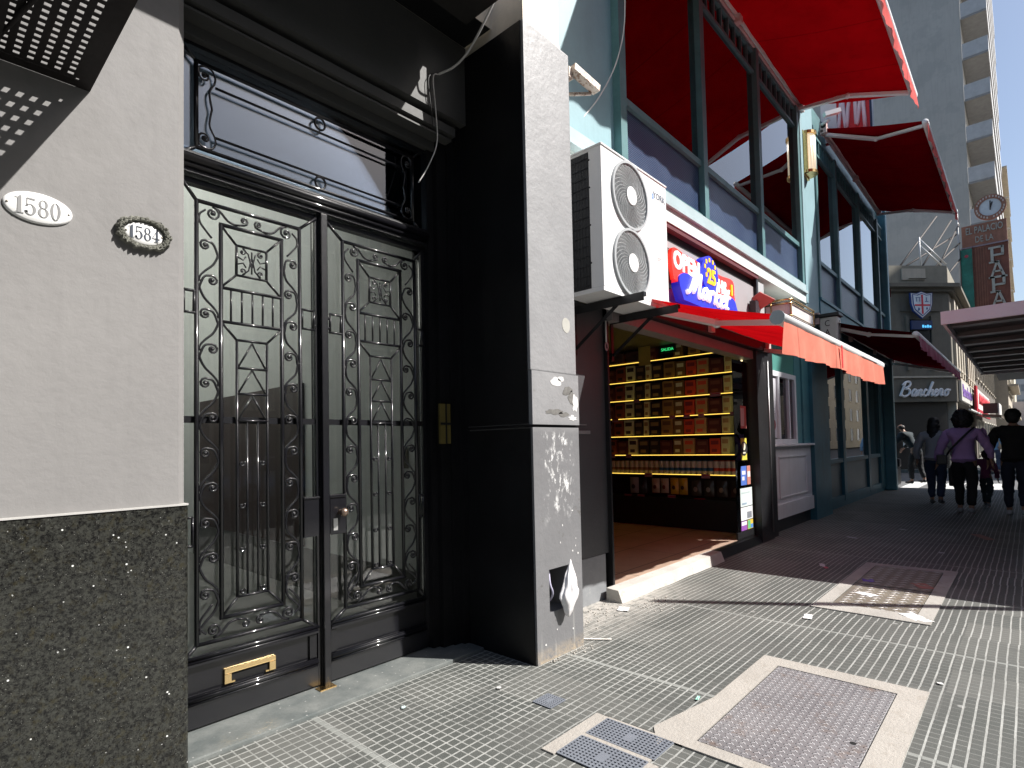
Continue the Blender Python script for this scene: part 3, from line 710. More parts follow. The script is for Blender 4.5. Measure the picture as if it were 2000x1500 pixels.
def plate(num, cx, cz, w_, h_, y, inkc, label, fancy=False):
    t = thing("house_number_plate", label, "number plate", (cx, y, cz), "enamel house number plates")
    mb = MB(); n = 40
    def ell(sx, yy): return [(cx + w_ / 2 * sx * math.cos(2 * math.pi * i / n), yy, cz + h_ / 2 * sx * math.sin(2 * math.pi * i / n)) for i in range(n)]
    a, b_, c_, d_ = ell(1, y), ell(1, y - .006), ell(.9, y - .011), ell(.5, y - .013)
    v = a + b_ + c_ + d_; f = []
    for j in range(3): f += [(j * n + i, j * n + (i + 1) % n, (j + 1) * n + (i + 1) % n, (j + 1) * n + i) for i in range(n)]
    f.append(tuple(range(3 * n, 4 * n))); mb.add(v, f, True); mb.build("enamel_oval", ENAMEL, t)
    g = MB(); s_ = h_ * .56; adv = {'1': .46, '5': .56, '8': .57, '0': .54, '4': .56}
    tot = sum(adv[c] for c in num) * s_ ; x0 = cx - tot / 2
    for c in num: x0 += glyph(g, c, x0, cz - s_ / 2, s_, y - .0135) * s_
    g.build("digits", mat("ink_" + num, inkc, .4, var=.2), t)
    for sx in (-1, 1): sc_ = MB(); sc_.ball((cx + sx * w_ * .44, y - .011, cz), .004, 8, 5); sc_.build("screw", mat("screw_metal", (.3, .27, .22), .4, .8), t)
    if fancy:
        fm = MB(); n2 = 96; v = []; f = []
        def rad(i, k):
            a = 2 * math.pi * i / n2
            sq = (abs(math.cos(a)) ** 5 + abs(math.sin(a)) ** 5) ** (-1 / 5)
            wob = .05 * math.sin(a * 13 + 1) + .045 * math.sin(a * 22) + .03 * math.sin(a * 7 + 2)
            o_ = 1.36 + .16 * (sq - 1) * 2.2 + wob
            return (1.0 + (o_ - 1.0) * k)
        prof = ((0, .0), (.02, .016), (.25, .022), (.5, .016), (.7, .024), (.9, .018), (1.0, .0))
        for j, (k, hgt) in enumerate(prof):
            for i in range(n2):
                a = 2 * math.pi * i / n2; r_ = rad(i, k); hh = hgt * (1 + (.35 * math.sin(i * 1.9 + j * 2)) * (0 < k < 1))
                v.append((cx + w_ / 2 * r_ * math.cos(a), y - hh - .001, cz + h_ / 2 * r_ * math.sin(a) * 1.04))
        for j in range(len(prof) - 1): f += [(j * n2 + i, j * n2 + (i + 1) % n2, (j + 1) * n2 + (i + 1) % n2, (j + 1) * n2 + i) for i in range(n2)]
        fm.add(v, f, True); fm.build("ornate_frame", mat("old_zinc_frame", (.20, .20, .17), .6, .2, var=.4, vscale=20, bump=.8, bscale=140), t)
plate('1580', .353, 2.328, .208, .118, 2.77, (.24, .24, .24), "plain white oval enamel plate with faded number 1580")
plate('1584', .703, 2.322, .150, .098, 2.77, (.03, .04, .06), "white oval plate numbered 1584 in an ornate lumpy metal frame", True)

# ---------------------------------------------------------------- perforated catwalk above, top left
t = thing("perforated_balcony", "dark perforated steel balcony floor overhead at the left", "balcony", (.0, 2.4, 2.86))
mb = MB(); p = .04; x1 = .455; nx = 60; x0 = x1 - nx * p; y1 = 2.70; ny = 30; y0 = y1 - ny * p
for i in range(nx + 1): mb.box(x0 + i * p - .0105, x0 + i * p + .0105, y0, y1, 2.860, 2.8635)
for j in range(ny + 1): mb.box(x0, x1, y0 + j * p - .0105, y0 + j * p + .0105, 2.8605, 2.863)
mb.box(x1 + .0105, .512, y0 - .02, 2.769, 2.86, 2.8635); mb.box(x0, x1 + .0105, y1 + .012, 2.7675, 2.860, 2.8635); mb.box(x0, x1, y0 - .06, y0 - .011, 2.86, 2.8635)
mb.build("perforated_sheet", mat("rusty_dark_steel", (.012, .010, .010), .7, .0, var=.4, spec=.2), t)
mb = MB(); mb.box(.500, .512, y0 - .02, 2.769, 2.8637, 2.90); mb.tube([(-.4, 2.755, 2.845), (.22, 2.60, 2.848), (.30, 2.2, 2.85), (.28, 1.6, 2.85)], .009, 6); mb.box(.19, .225, y0, 2.76, 2.835, 2.8595); mb.box(-.6, -.565, y0, 2.76, 2.835, 2.8595)
mb.build("angle_frame", mat("rusty_dark_steel", (.012, .010, .010), .7, .0, var=.4, spec=.2), t)

# loose cables hanging over the doorway
def cable(pts, r, mt, label, n=8):
    mb = MB(); mb.tube(cr(pts, n), r, 6)
    return tag(mb.build("hanging_cable", mt), label, "cable")
WC = mat("white_cable", (.7, .68, .66), .5); BC = mat("black_cable", (.02, .02, .02), .5)
cable([(2.60, 2.36, 4.40), (2.56, 2.45, 4.22), (2.53, 2.62, 4.02), (2.49, 2.73, 3.93), (2.44, 2.84, 3.90)], .0075, WC, "thick white cable sagging from the black soffit beside the pillar")
cable([(2.44, 2.84, 3.90), (2.39, 2.84, 3.85), (2.41, 2.84, 3.60), (2.42, 2.85, 3.42), (2.36, 2.87, 3.25), (2.30, 2.90, 3.13)], .004, WC, "thin pale wire dangling over the doorway lintel")
cable([(2.43, 2.84, 3.90), (2.35, 2.84, 3.83), (2.37, 2.84, 3.62), (2.39, 2.85, 3.50)], .003, BC, "thin black wire hanging beside the pale one over the lintel")

# white plastic bag stuffed in the pillar niche
t = thing("plastic_bag", "crumpled white plastic bag hanging out of the pillar niche", "bag", (3.0, 2.31, .3))
bmh = bmesh.new(); bmesh.ops.create_icosphere(bmh, subdivisions=4, radius=1)
for v in bmh.verts:
    z = v.co.z; r_ = (.25 + .75 * min(1, (1 - z) / 1.25)) if z > -.25 else 1.0 * (1 - .35 * (-.25 - z) / .75)
    nn = noise.noise(v.co * 2.4) * .30 + noise.noise(v.co * 6) * .10
    ang = math.atan2(v.co.y, v.co.x); fold = .09 * math.sin(ang * 7 + z * 3)
    v.co = Vector((3.03 + v.co.x * (.082 * r_ * (1 + nn + fold)) - .02 * (1 - z), 2.275 + v.co.y * (.045 * r_ * (1 + nn + fold)), .435 + z * .185))
bmm = MB(); bmh.verts.index_update(); bmm.add([v.co for v in bmh.verts], [[v.index for v in f.verts] for f in bmh.faces], True); bmh.free()
bmm.build("bag_film", mat("white_plastic_film", (.80, .78, .78), .35, var=.06, spec=.5), t)
cable([(2.90, 2.36, .56), (2.875, 2.33, .48), (2.888, 2.32, .42), (2.905, 2.36, .36)], .007, mat("lilac_cable", (.5, .48, .62), .5), "pale lilac cable coiled in the pillar niche")
# ================================================================ AIR CONDITIONER
AX0, AX1, AY, AZ0, AZ1 = 3.655, 4.715, 2.36, 2.565, 3.700
AC = thing("air_conditioner", "large white twin-fan air conditioner condenser bolted beside the pillar", "air conditioner", (4.18, 2.55, AZ0))
mb = MB()
mb.cbox(AX0, AX1, AY + .0, AY + .012, AZ0 + .03, AZ1, c=.004)
# front sheet with two round openings: frame boxes around discs
mb = MB()
def front_with_holes():
    n = 32; y = AY; cx = 4.075; r = .268
    cs = [(cx, 3.425), (cx, 2.865)]
    xl, xr = AX0, 4.375
    # quads between square cell edges and circle
    for (c0, c1), (za, zb) in zip(cs, ((3.145, AZ1), (AZ0 + .035, 3.145))):
        sq = []
        for i in range(n):
            a = 2 * math.pi * i / n + math.pi / 4; dx, dz = math.cos(a), math.sin(a)
            tx = ((xr - c0) if dx > 0 else (xl - c0)) / dx if abs(dx) > 1e-6 else 1e9
            tz = ((zb - c1) if dz > 0 else (za - c1)) / dz if abs(dz) > 1e-6 else 1e9
            t_ = min(tx, tz); sq.append((c0 + dx * t_, y, c1 + dz * t_))
        # insert exact corners by snapping nearest
        for cxn, czn in ((xl, za), (xl, zb), (xr, za), (xr, zb)):
            k = min(range(n), key=lambda i: (sq[i][0] - cxn) ** 2 + (sq[i][2] - czn) ** 2); sq[k] = (cxn, y, czn)
        ci = [(c0 + r * math.cos(2 * math.pi * i / n + math.pi / 4), y, c1 + r * math.sin(2 * math.pi * i / n + math.pi / 4)) for i in range(n)]
        cb = [(p[0], y + .05, p[2]) for p in ci]
        mb.add(sq + ci + cb, [(i, (i + 1) % n, n + (i + 1) % n, n + i) for i in range(n)] + [(n + i, n + (i + 1) % n, 2 * n + (i + 1) % n, 2 * n + i) for i in range(n)])
front_with_holes()
mb.box(4.3752, AX1, AY, AY + .34, AZ0 + .035, AZ1)         # right hand cabinet
mb.box(AX0, 4.375, AY + .001, AY + .34, AZ1 - .012, AZ1 + .006)    # lid
mb.box(AX0, AX0 + .008, AY + .001, AY + .115, AZ0 + .035, AZ1 - .013)
mb.box(AX0 + .0, AX1, AY + .002, AY + .34, AZ0, AZ0 + .034)
mb.build("casing", WHITEMETAL, AC)
mb = MB(); mb.cbox(AX0 - .006, AX1 + .006, AY - .008, AY + .35, AZ1 + .0065, AZ1 + .022, c=.004); mb.build("lid", WHITEMETAL, AC)
mb = MB(); mb.box(AX0 + .010, 4.37, AY + .30, AY + .335, AZ0 + .036, AZ1 - .014); mb.box(AX0 + .001, AX0 + .007, AY + .118, AY + .334, AZ0 + .036, AZ1 - .014)
mb.build("coil", mat("dark_coil", (.018, .02, .024), .5, var=.3), AC)
gr = MB()
for i in range(14):
    gr.tube([(AX0 - .004, AY + .125, AZ0 + .06 + i * .078), (AX0 - .004, AY + .335, AZ0 + .06 + i * .078)], .0022, 4)
for j in range(8): gr.tube([(AX0 - .006, AY + .13 + j * .029, AZ0 + .04), (AX0 - .006, AY + .13 + j * .029, AZ1 - .02)], .0016, 4)
gr.build("side_guard", mat("guard_black", (.02, .02, .022), .5), AC)
sc = MB()
for z in (2.8, 3.1, 3.4, 3.62): sc.ball((AX0 + .0, AY + .112, z), .008, 6, 4)
sc.build("bolt", DARKMETAL, AC)
FG = mat("grey_fan_guard", (.42, .44, .45), .45, var=.05)
def fan(cz):
    cx = 4.075; g = MB(); y = AY - .004
    g.disc((cx, AY + .004, cz), (0, -1, 0), .262, .283, .022, 48)
    for k in range(1, 20):
        r = .075 + k * .0098
        g.tube([(cx + r * math.cos(2 * math.pi * i / 36), y - .012 * (1 - r / .27), cz + r * math.sin(2 * math.pi * i / 36)) for i in range(37)], .0016, 4, cap=False)
    for i in range(30):
        a = 2 * math.pi * i / 30
        pts = []
        for j in range(7):
            r = .07 + j * .0325; aa = a + .9 * (j / 6) ** 1.3
            pts.append((cx + r * math.cos(aa), y - .014 * (1 - r / .27), cz + r * math.sin(aa)))
        g.tube(pts, .0020, 4)
    go = g.build("fan_guard", FG, AC)
    h = MB(); h.disc((cx, y - .010, cz), (0, -1, 0), 0, .076, .008, 32); h.build("guard_hub", WHITEMETAL, go)
    b = MB()
    for i in range(3):
        a0 = 2 * math.pi * i / 3 + cz
        for j in range(8):
            a = a0 + j * .17; b_ = a0 + (j + 1) * .17
            b.add([(cx + .05 * math.cos(a), AY + .10 - j * .006, cz + .05 * math.sin(a)), (cx + .25 * math.cos(a + .25), AY + .12 - j * .008, cz + .25 * math.sin(a + .25)), (cx + .25 * math.cos(b_ + .25), AY + .12 - (j + 1) * .008, cz + .25 * math.sin(b_ + .25)), (cx + .05 * math.cos(b_), AY + .10 - (j + 1) * .006, cz + .05 * math.sin(b_))], [(0, 1, 2, 3)], True)
    b.disc((cx, AY + .13, cz), (0, -1, 0), 0, .055, .07, 20)
    b.build("fan_blades", mat("fan_grey_plastic", (.10, .105, .11), .5), AC)
    d = MB(); d.disc((cx, AY + .15, cz), (0, 1, 0), 0, .262, .004, 40); d.build("fan_shroud", mat("shroud_grey", (.05, .052, .055), .6), AC)
fan(3.425); fan(2.865)
inkb = mat("logo_grey_ink", (.06, .09, .14), .5)
text("brand_lettering", "YORK", (4.585, AY - .001, 3.57), (1, 0, 0), (0, 0, 1), .080, inkb, AC, .0015, bold=.001)
mb = MB(); mb.prism([(4.455, AY, 3.53), (4.482, AY, 3.53), (4.482, AY, 3.585)], (0, -.0015, 0)); mb.prism([(4.455, AY, 3.55), (4.468, AY, 3.565), (4.455, AY, 3.60)], (0, -.0015, 0))
mb.build("brand_mark", mat("logo_blue", (.05, .22, .55), .4), AC)
mb = MB(); mb.box(4.52, 4.60, AY - .001, AY, 3.01, 3.022); mb.box(4.52, 4.57, AY - .001, AY, 2.995, 3.004)
for i in range(4): mb.box(4.44, 4.69, AY - .0012, AY + .0, 2.60 + i * .055, 2.603 + i * .055)
mb.build("service_label", mat("pale_print", (.5, .5, .5), .5), AC)
mb = MB(); mb.box(4.385, 4.3865, AY - .0012, AY, AZ0 + .04, AZ1 - .01); mb.box(AX0 + .03, AX0 + .0315, AY - .0012, AY, AZ0 + .06, AZ1 - .02)
mb.build("panel_seam", mat("seam_grey", (.35, .35, .35), .6), AC)
for i, X in enumerate((3.92, 4.50)):
    t = thing("wall_bracket", "black steel wall bracket under the %s end of the white condenser" % ("near" if i == 0 else "far"), "bracket", (X, 2.84, 2.5), "brackets under the air conditioner")
    mb = MB(); mb.box(X - .02, X + .02, 2.16, 2.84, 2.528, 2.560); mb.box(X - .022, X - .018, 2.16, 2.84, 2.49, 2.5275); mb.build("arm", DARKMETAL, t)
    mb = MB(); mb.box(X - .02, X + .02, 2.831, 2.8415, 2.15, 2.527); mb.bar((X, 2.83, 2.2), (X, 2.40, 2.515), .03, .006, (1, 0, 0)); mb.build("wall_plate", DARKMETAL, t)

# broken floodlight on the wall above the condenser
t = thing("floodlight", "rusty white floodlight bracket sticking out beside the pillar top", "floodlight", (3.62, 2.6, 4.2))
mb = MB(); mb.bar((3.50, 2.50, 4.30), (3.78, 2.46, 4.235), .055, .07, (0, 1, 0)); mb.build("lamp_housing", mat("rusted_white_metal", (.62, .55, .48), .6, .1, var=.15, dirt=((.22, .10, .05), 30, .52, .8)), t)
mb = MB(); mb.tube([(3.46, 2.75, 4.18), (3.60, 2.56, 4.165), (3.75, 2.50, 4.21)], .014, 6); mb.box(3.46, 3.52, 2.50, 2.85, 4.22, 4.30); mb.build("bracket_arm", mat("rusted_white_metal", (.62, .55, .48)), t)
cable([(4.45, 2.62, 7.6), (4.47, 2.60, 6.6), (4.50, 2.6, 5.9), (4.52, 2.62, 5.3), (4.45, 2.68, 4.9), (4.22, 2.72, 4.5), (3.98, 2.76, 4.2)], .006, WC, "long white cable looping down the pale teal pilaster")

# ================================================================ MARKET SHOP
MK = thing("market_shop", "open market shop front with black frame and tiled floor", "shop", (6.2, 3.0, 0))
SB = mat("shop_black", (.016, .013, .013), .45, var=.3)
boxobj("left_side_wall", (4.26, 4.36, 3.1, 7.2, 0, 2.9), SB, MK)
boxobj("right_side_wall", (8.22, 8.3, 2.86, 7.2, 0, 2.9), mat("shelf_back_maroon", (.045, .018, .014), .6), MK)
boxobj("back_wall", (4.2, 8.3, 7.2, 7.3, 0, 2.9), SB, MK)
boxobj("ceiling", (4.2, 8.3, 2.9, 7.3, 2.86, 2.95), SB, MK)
def floortile():
    mt, t, b = newmat("terracotta_floor_tile"); g = wpos(t); sp = t.nodes.new("ShaderNodeSeparateXYZ"); t.links.new(g, sp.inputs[0])
    fx = math_(t, 'ABSOLUTE', math_(t, 'SUBTRACT', math_(t, 'FRACT', math_(t, 'DIVIDE', sp.outputs[0], 1.2)), .5))
    fy = math_(t, 'ABSOLUTE', math_(t, 'SUBTRACT', math_(t, 'FRACT', math_(t, 'DIVIDE', sp.outputs[1], .60)), .5))
    l = math_(t, 'MAXIMUM', ramp(t, fx, .494, .498), ramp(t, fy, .485, .492))
    c = mixc(t, ramp(t, tnoise(t, 3, 6, .6, g), .3, .7), (.40, .28, .21), (.52, .38, .29))
    c = mixc(t, l, c, (.05, .035, .03)); t.links.new(c, b.inputs["Base Color"]); b.inputs["Roughness"].default_value = .35
    return mt
boxobj("shop_floor", (4.36, 8.25, 2.80, 7.2, -.02, .115), floortile(), MK)
# threshold: worn concrete kerb on the left part, dark strip on the right
mb = MB(); P = []
n = 26; xs = [4.24 + (6.46 - 4.24) * i / n for i in range(n + 1)]
for i in range(n):
    a, b_ = xs[i], xs[i + 1]; w0 = .018 * noise.noise(Vector((a * 3, 0, 0))); w1 = .018 * noise.noise(Vector((b_ * 3, 0, 0)))
    mb.hexa([(a, 2.640 + w0, 0), (b_, 2.640 + w1, 0), (b_, 2.8, 0), (a, 2.8, 0)], [(a, 2.680 + w0, .105), (b_, 2.680 + w1, .105), (b_, 2.8, .112), (a, 2.8, .112)])
tag(mb.build("threshold_kerb", mat("pale_mortar_kerb", (.50, .48, .44), .85, var=.14, bump=.5, bscale=50, dirt=((.3, .28, .25), 10, .6, .5))), "pale worn mortar kerb along the shop threshold", "threshold")
mb = MB(); mb.hexa([(6.462, 2.70, 0), (8.4, 2.70, 0), (8.4, 2.8, 0), (6.462, 2.8, 0)], [(6.462, 2.74, .10), (8.4, 2.74, .10), (8.4, 2.8, .108), (6.462, 2.8, .108)])
mb.build("dark_threshold", DARKMETAL, MK)
mb = MB(); mb.box(7.90, 8.36, 2.70, 2.86, 0, 2.62); mb.box(8.38, 8.62, 2.72, 2.9, 0, 2.75); mb.build("shutter_post", DARKMETAL, MK)
mb = MB(); mb.tube([(8.30, 2.685, 0.1), (8.30, 2.685, 2.5)], .008, 6); mb.build("post_trim", STEEL, MK)
mb = MB(); mb.cbox(4.36, 8.40, 2.66, 2.9, 2.62, 2.80, c=.01); mb.build("shutter_box", DARKMETAL, MK)
mb = MB(); mb.box(4.36, 7.9, 2.74, 2.9, 2.50, 2.612); mb.box(4.6, 7.6, 2.90, 3.02, 2.60, 2.65); mb.build("head_rail", mat("grey_head_rail", (.22, .2, .2), .5), MK)
# sign backboard, fascia, red strip
boxobj("sign_backboard", (4.36, 7.95, 2.72, 2.9, 2.805, 3.50), mat("grey_backboard", (.36, .35, .36), .5, var=.04), MK)
boxobj("fascia_shadow_gap", (4.36, 8.0, 2.74, 2.9, 3.502, 3.61), mat("black_gap", (.01, .008, .008), .7), MK)
boxobj("red_fascia_edge", (4.36, 8.02, 2.672, 2.9, 3.612, 3.66), mat("wine_red_fascia", (.13, .03, .035), .5), MK)
boxobj("fascia_post", (7.955, 8.02, 2.68, 2.9, 2.805, 3.60), DARKMETAL, MK)
boxobj("grey_side_board", (8.03, 8.30, 2.70, 2.9, 2.78, 3.60), mat("light_side_board", (.45, .47, .47), .5), MK)
# hook with white cord by the left post
t = thing("cord_pull", "short white cord with pinkish ring at the shop's left post", "cord", (4.30, 2.79, 2.3))
mb = MB(); mb.tube([(4.33, 2.79, 2.50), (4.33, 2.79, 2.30)], .008, 6); mb.build("cord", WC, t)
mb = MB(); mb.tube([(4.335 + .02 * math.cos(a * .5), 2.79, 2.265 + .035 * math.sin(a * .5)) for a in range(14)], .007, 5); mb.build("ring", mat("pink_plastic", (.5, .25, .28), .5), t)

# shelving with LED edges (on the right-hand side wall, facing the camera)
SH = thing("shelf_unit", "dark shelving wall with yellow-lit shelf edges inside the shop", "shelving", (8.0, 4.2, .115))
SX = 7.9
LED = mat("warm_led", (1, .8, .3), .5, emit=(1.0, .66, .10), es=.95)
levels = [2.655, 2.355, 2.060, 1.772, 1.485, 1.190, .900]
boxobj("shelf_back", (8.195, 8.215, 2.92, 6.6, .115, 2.85), mat("shelf_back_maroon", (.045, .018, .014), .6), SH)
for i, z in enumerate(levels):
    y0 = {0: 3.25, 1: 3.0, 2: 2.99}.get(i, 2.92)
    s_ = boxobj("shelf", (SX + .004, 8.195, y0, 6.6, z - .012, z + .008), mat("shelf_brown", (.05, .025, .018), .5), SH)
    boxobj("light_strip", (SX - .004, SX + .0035, y0, 6.6, z - .002, z + .008), LED, s_)
boxobj("kick_board", (SX - .05, 8.19, 2.90, 6.6, .115, .55), mat("kick_black", (.02, .02, .018), .5, var=.2), SH)
mb = MB(); mb.box(SX - .02, 8.19, 2.875, 2.885, .115, 2.58); mb.build("end_glass", glass("edge_glass", (.75, .85, .8), 2.0, 1.5), SH)
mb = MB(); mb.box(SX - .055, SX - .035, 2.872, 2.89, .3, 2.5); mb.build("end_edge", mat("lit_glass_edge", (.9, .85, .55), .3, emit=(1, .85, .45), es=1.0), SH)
# products
INK = mat("dark_print", (.03, .02, .02), .5)
def carton_src(col, col2, w_, h_, d_, name="carton", tag_n=0):
    t = thing(name, None, None, (0, 0, 0)); mb = MB()
    mb.cbox(0, d_, -w_ / 2, w_ / 2, 0, h_, c=.004); mb.build("body", mat("%s_board_%d" % (name, tag_n), col, .45, var=.1), t)
    pm = mat("%s_print_%d" % (name, tag_n), col2, .45)
    boxobj("title_print", (-.0015, 0, -w_ * .36, w_ * .36, h_ * .62, h_ * .86), pm, t); boxobj("badge_print", (-.0015, 0, -w_ * .2, w_ * .3, h_ * .15, h_ * .34), pm, t); return t
def put(src, loc, label, cat, group):
    c = copy_tree(src, None, loc); c['label'] = label; c['category'] = cat; c['group'] = group; return c
kinds = [
    ("rust red and black snack box", (.16, .04, .02), (.02, .01, .01), .17, .25), ("cream biscuit box with black top lettering", (.62, .50, .24), (.03, .02, .02), .17, .26),
    ("black box with brown badge", (.02, .014, .012), (.12, .08, .05), .16, .24), ("slim cream box with scalloped side", (.5, .40, .2), (.2, .12, .05), .09, .25),
    ("black box with small gold badge", (.018, .012, .012), (.2, .14, .05), .19, .24), ("brown-gold striped box", (.20, .12, .035), (.08, .04, .02), .19, .25),
    ("olive box with cream oval label", (.12, .07, .02), (.60, .50, .25), .15, .24), ("bright red patterned box", (.40, .05, .02), (.15, .02, .02), .16, .23), ("tan ribbed box with red mark", (.30, .20, .08), (.4, .06, .03), .18, .24), ("dark burgundy box", (.06, .015, .012), (.12, .05, .03), .2, .22), ("tall cream box", (.5, .42, .2), (.3, .2, .08), .12, .25)]
bri = lambda c: tuple(min(.8, q * 1.9 + .004) for q in c)
srcs = [carton_src(bri(k[1]), bri(k[2]), k[3] * .96, k[4], .22, "snack_box", i) for i, k in enumerate(kinds)]
ordn = ["topmost", "second", "third", "fourth", "fifth", "sixth", "bottom"]
order = [7, 8, 9, 8, 7, 6, 5, 4, 3, 2, 1, 0, 9, 5, 1, 0, 2]
used = set()
cell_counts = {}
for li in (1, 2, 3, 4, 5):
    zb = levels[li] + .009; y = 3.02 + (.02 * li)
    if li == 5: od = [10, 7, 9, 8, 6, 9, 2, 4, 1, 9, 0, 5, 2]
    else: od = [10, 9, 8, 7, 6, 5, 4, 3, 2, 1, 0, 9, 7]
    for k in od:
        kk = kinds[k]
        if y + kk[3] > 6.1: break
        c_ = cell_counts.get((li, k), 0); cell_counts[(li, k)] = c_ + 1
        sfx = (", nearest the street of its kind", ", further inside", ", deepest of its kind")[c_] if od.count(k) > 1 else ""
        put(srcs[k], (SX + .02 + random.uniform(0, .02), y + kk[3] / 2, zb), "%s on the %s lit shelf%s" % (kk[0], ordn[li], sfx), "box", "boxes on the lit shelves")
        y += kk[3] + .012
        if li <= 3 and k == 5: y += .0
for i, (k, y) in enumerate(((0, 4.72), (2, 4.88), (5, 3.6), (9, 4.3), (6, 3.85))):
    put(srcs[k], (SX + .03, y, levels[0] + .009), "%s on the topmost shelf" % kinds[k][0], "box", "boxes on the lit shelves")
for s_ in srcs:
    for c in list(s_.children): bpy.data.objects.remove(c)
    bpy.data.objects.remove(s_)
# canisters
def can_src(body, band, nm):
    t = thing("canister", None, None, (0, 0, 0)); mb = MB(); mb.disc((.045, 0, 0), (0, 0, 1), 0, .040, .19, 14)
    mb.build("body", mat("can_" + nm, body, .35), t); b = MB(); b.disc((.045, 0, .05), (0, 0, 1), .0401, .0412, .045, 14); b.build("band", mat("canb_" + nm, band, .4), t)
    l = MB(); l.disc((.045, 0, .1901), (0, 0, 1), 0, .041, .012, 14); l.build("lid", mat("canl_" + nm, tuple(c * .6 for c in band), .4), t); return t
cs = [(can_src((.62, .54, .36), (.25, .12, .05), "a"), "cream canister with brown band in the sixth shelf row"), (can_src((.55, .52, .46), (.02, .10, .22), "b"), "white canister with blue top in the sixth shelf row"), (can_src((.60, .55, .5), (.55, .06, .03), "c"), "white canister with red base in the sixth shelf row")]
y = 2.98; i = 0
while y < 6.0:
    s_, lb = cs[2] if i < 5 else (cs[1] if i < 15 else cs[0])
    put(s_, (SX + .01, y, levels[6] + .009), lb, "canister", "canisters standing in a row"); y += .086; i += 1
for s_, _ in cs:
    for c in list(s_.children): bpy.data.objects.remove(c)
    bpy.data.objects.remove(s_)
# hanging bags under the lowest lit shelf
def bagp(y, w_, z0, z1, col, colp, label, nm):
    t = thing("snack_bag", label, "bag", (SX - .03, y, z0), "snack bags hanging under the lowest lit shelf")
    mb = MB(); a = [(SX - .028, y - w_ / 2, z1), (SX - .028, y + w_ / 2, z1), (SX - .04, y + w_ / 2, z0), (SX - .04, y - w_ / 2, z0)]
    n = 5; v = []; f = []
    for i in range(n + 1):
        for j in range(n + 1):
            u, q = i / n, j / n; bul = .035 * math.sin(math.pi * u) * math.sin(math.pi * q)
            v.append((SX - .028 - bul, y - w_ / 2 + w_ * u, z0 + (z1 - z0) * q))
    for i in range(n):
        for j in range(n): f.append((i * (n + 1) + j, (i + 1) * (n + 1) + j, (i + 1) * (n + 1) + j + 1, i * (n + 1) + j + 1))
    mb.add(v, f, True); mb.add([(SX - .026, y - w_ / 2, z0), (SX - .026, y + w_ / 2, z0), (SX - .026, y + w_ / 2, z1), (SX - .026, y - w_ / 2, z1)], [(0, 1, 2, 3)])
    mb.build("bag_body", mat("bag_" + nm, col, .3, var=.15), t)
    p = MB(); p.ball((SX - .064, y, (z0 + z1) / 2 - .02), w_ * .22, 10, 6, (.12, 1, 1.1)); p.build("printed_motif", mat("bagp_" + nm, colp, .4), t)
bagp(3.02, .15, .60, .83, (.05, .04, .03), (.3, .22, .15), "dark coffee-coloured snack bag nearest the street", "d1"); bagp(3.22, .15, .60, .83, (.045, .04, .03), (.35, .3, .2), "second dark snack bag from the street", "d2")
bagp(3.41, .15, .60, .83, (.04, .04, .03), (.3, .3, .25), "third dark snack bag from the street", "d3"); bagp(3.60, .15, .60, .83, (.05, .045, .035), (.3, .25, .2), "dark snack bag beside the yellow ones", "d4")
bagp(3.80, .13, .61, .85, (.62, .40, .02), (.05, .03, .02), "bright yellow snack bag, the nearer of two", "y1"); bagp(3.94, .13, .61, .85, (.62, .38, .02), (.05, .03, .02), "bright yellow snack bag, the deeper of two", "y2")
bagp(4.10, .13, .62, .84, (.5, .42, .32), (.16, .05, .03), "cream snack bag with red-brown print beside the yellow bags", "c1"); bagp(4.25, .13, .62, .84, (.5, .44, .34), (.10, .04, .03), "cream snack bag with dark stripe", "c2")
bagp(4.46, .12, .60, .84, (.03, .03, .04), (.08, .08, .1), "black snack bag beside the pale blue one", "k1"); bagp(4.62, .15, .60, .85, (.32, .32, .36), (.05, .05, .06), "pale grey snack bag printed with dark letters", "g1")
# price cards
pc = 0
def card(y, z, w_, h_, label, big=False):
    t = thing("price_card", label, "price card", (SX - .012, y, z), "price cards clipped to the shelves")
    boxobj("card", (SX - .016, SX - .012, y - w_ / 2, y + w_ / 2, z - h_ / 2, z + h_ / 2), mat("card_pink" if not big else "card_white", (.40, .22, .24) if not big else (.6, .52, .45), .6), t)
    mb = MB()
    if big: mb.box(SX - .0175, SX - .0162, y - w_ / 2, y + w_ / 2, z + h_ * .12, z + h_ / 2); mb.box(SX - .0175, SX - .0162, y - w_ / 2, y + w_ / 2, z - h_ / 2, z - h_ * .38)
    else: mb.box(SX - .0172, SX - .0162, y - w_ * .4, y + w_ * .4, z + h_ * .1, z + h_ * .3)
    mb.build("print", mat("card_red", (.5, .03, .05), .5), t)
card(3.56, .505, .17, .115, "white and red price card below the dark snack bags", True)
card(4.00, .555, .13, .075, "small price card under the yellow snack bags"); card(4.52, .55, .12, .06, "small price card under the black snack bag"); card(4.75, .55, .13, .06, "small price card under the pale grey snack bag"); card(5.0, .50, .16, .10, "wide price card at the deep end of the kick board")
card(4.38, .885, .13, .06, "pinkish price card on the bottom light strip, further in"); card(3.46, .885, .13, .06, "pinkish price card on the bottom light strip, nearer the street")
card(4.72, 1.18, .10, .06, "pinkish price card on the sixth strip near the middle"); card(5.02, 1.18, .10, .06, "pinkish price card on the sixth strip at the deep end")
card(4.95, 1.755, .12, .05, "pinkish price card at the deep end of the fourth strip")
card(3.95, 1.762, .10, .05, "first of three pinkish price cards mid fourth strip"); card(3.72, 1.765, .10, .05, "second of three pinkish price cards mid fourth strip"); card(3.50, 1.765, .09, .05, "last of three pinkish price cards mid fourth strip"); card(3.02, 1.768, .12, .05, "pinkish price card at the street end of the fourth strip")
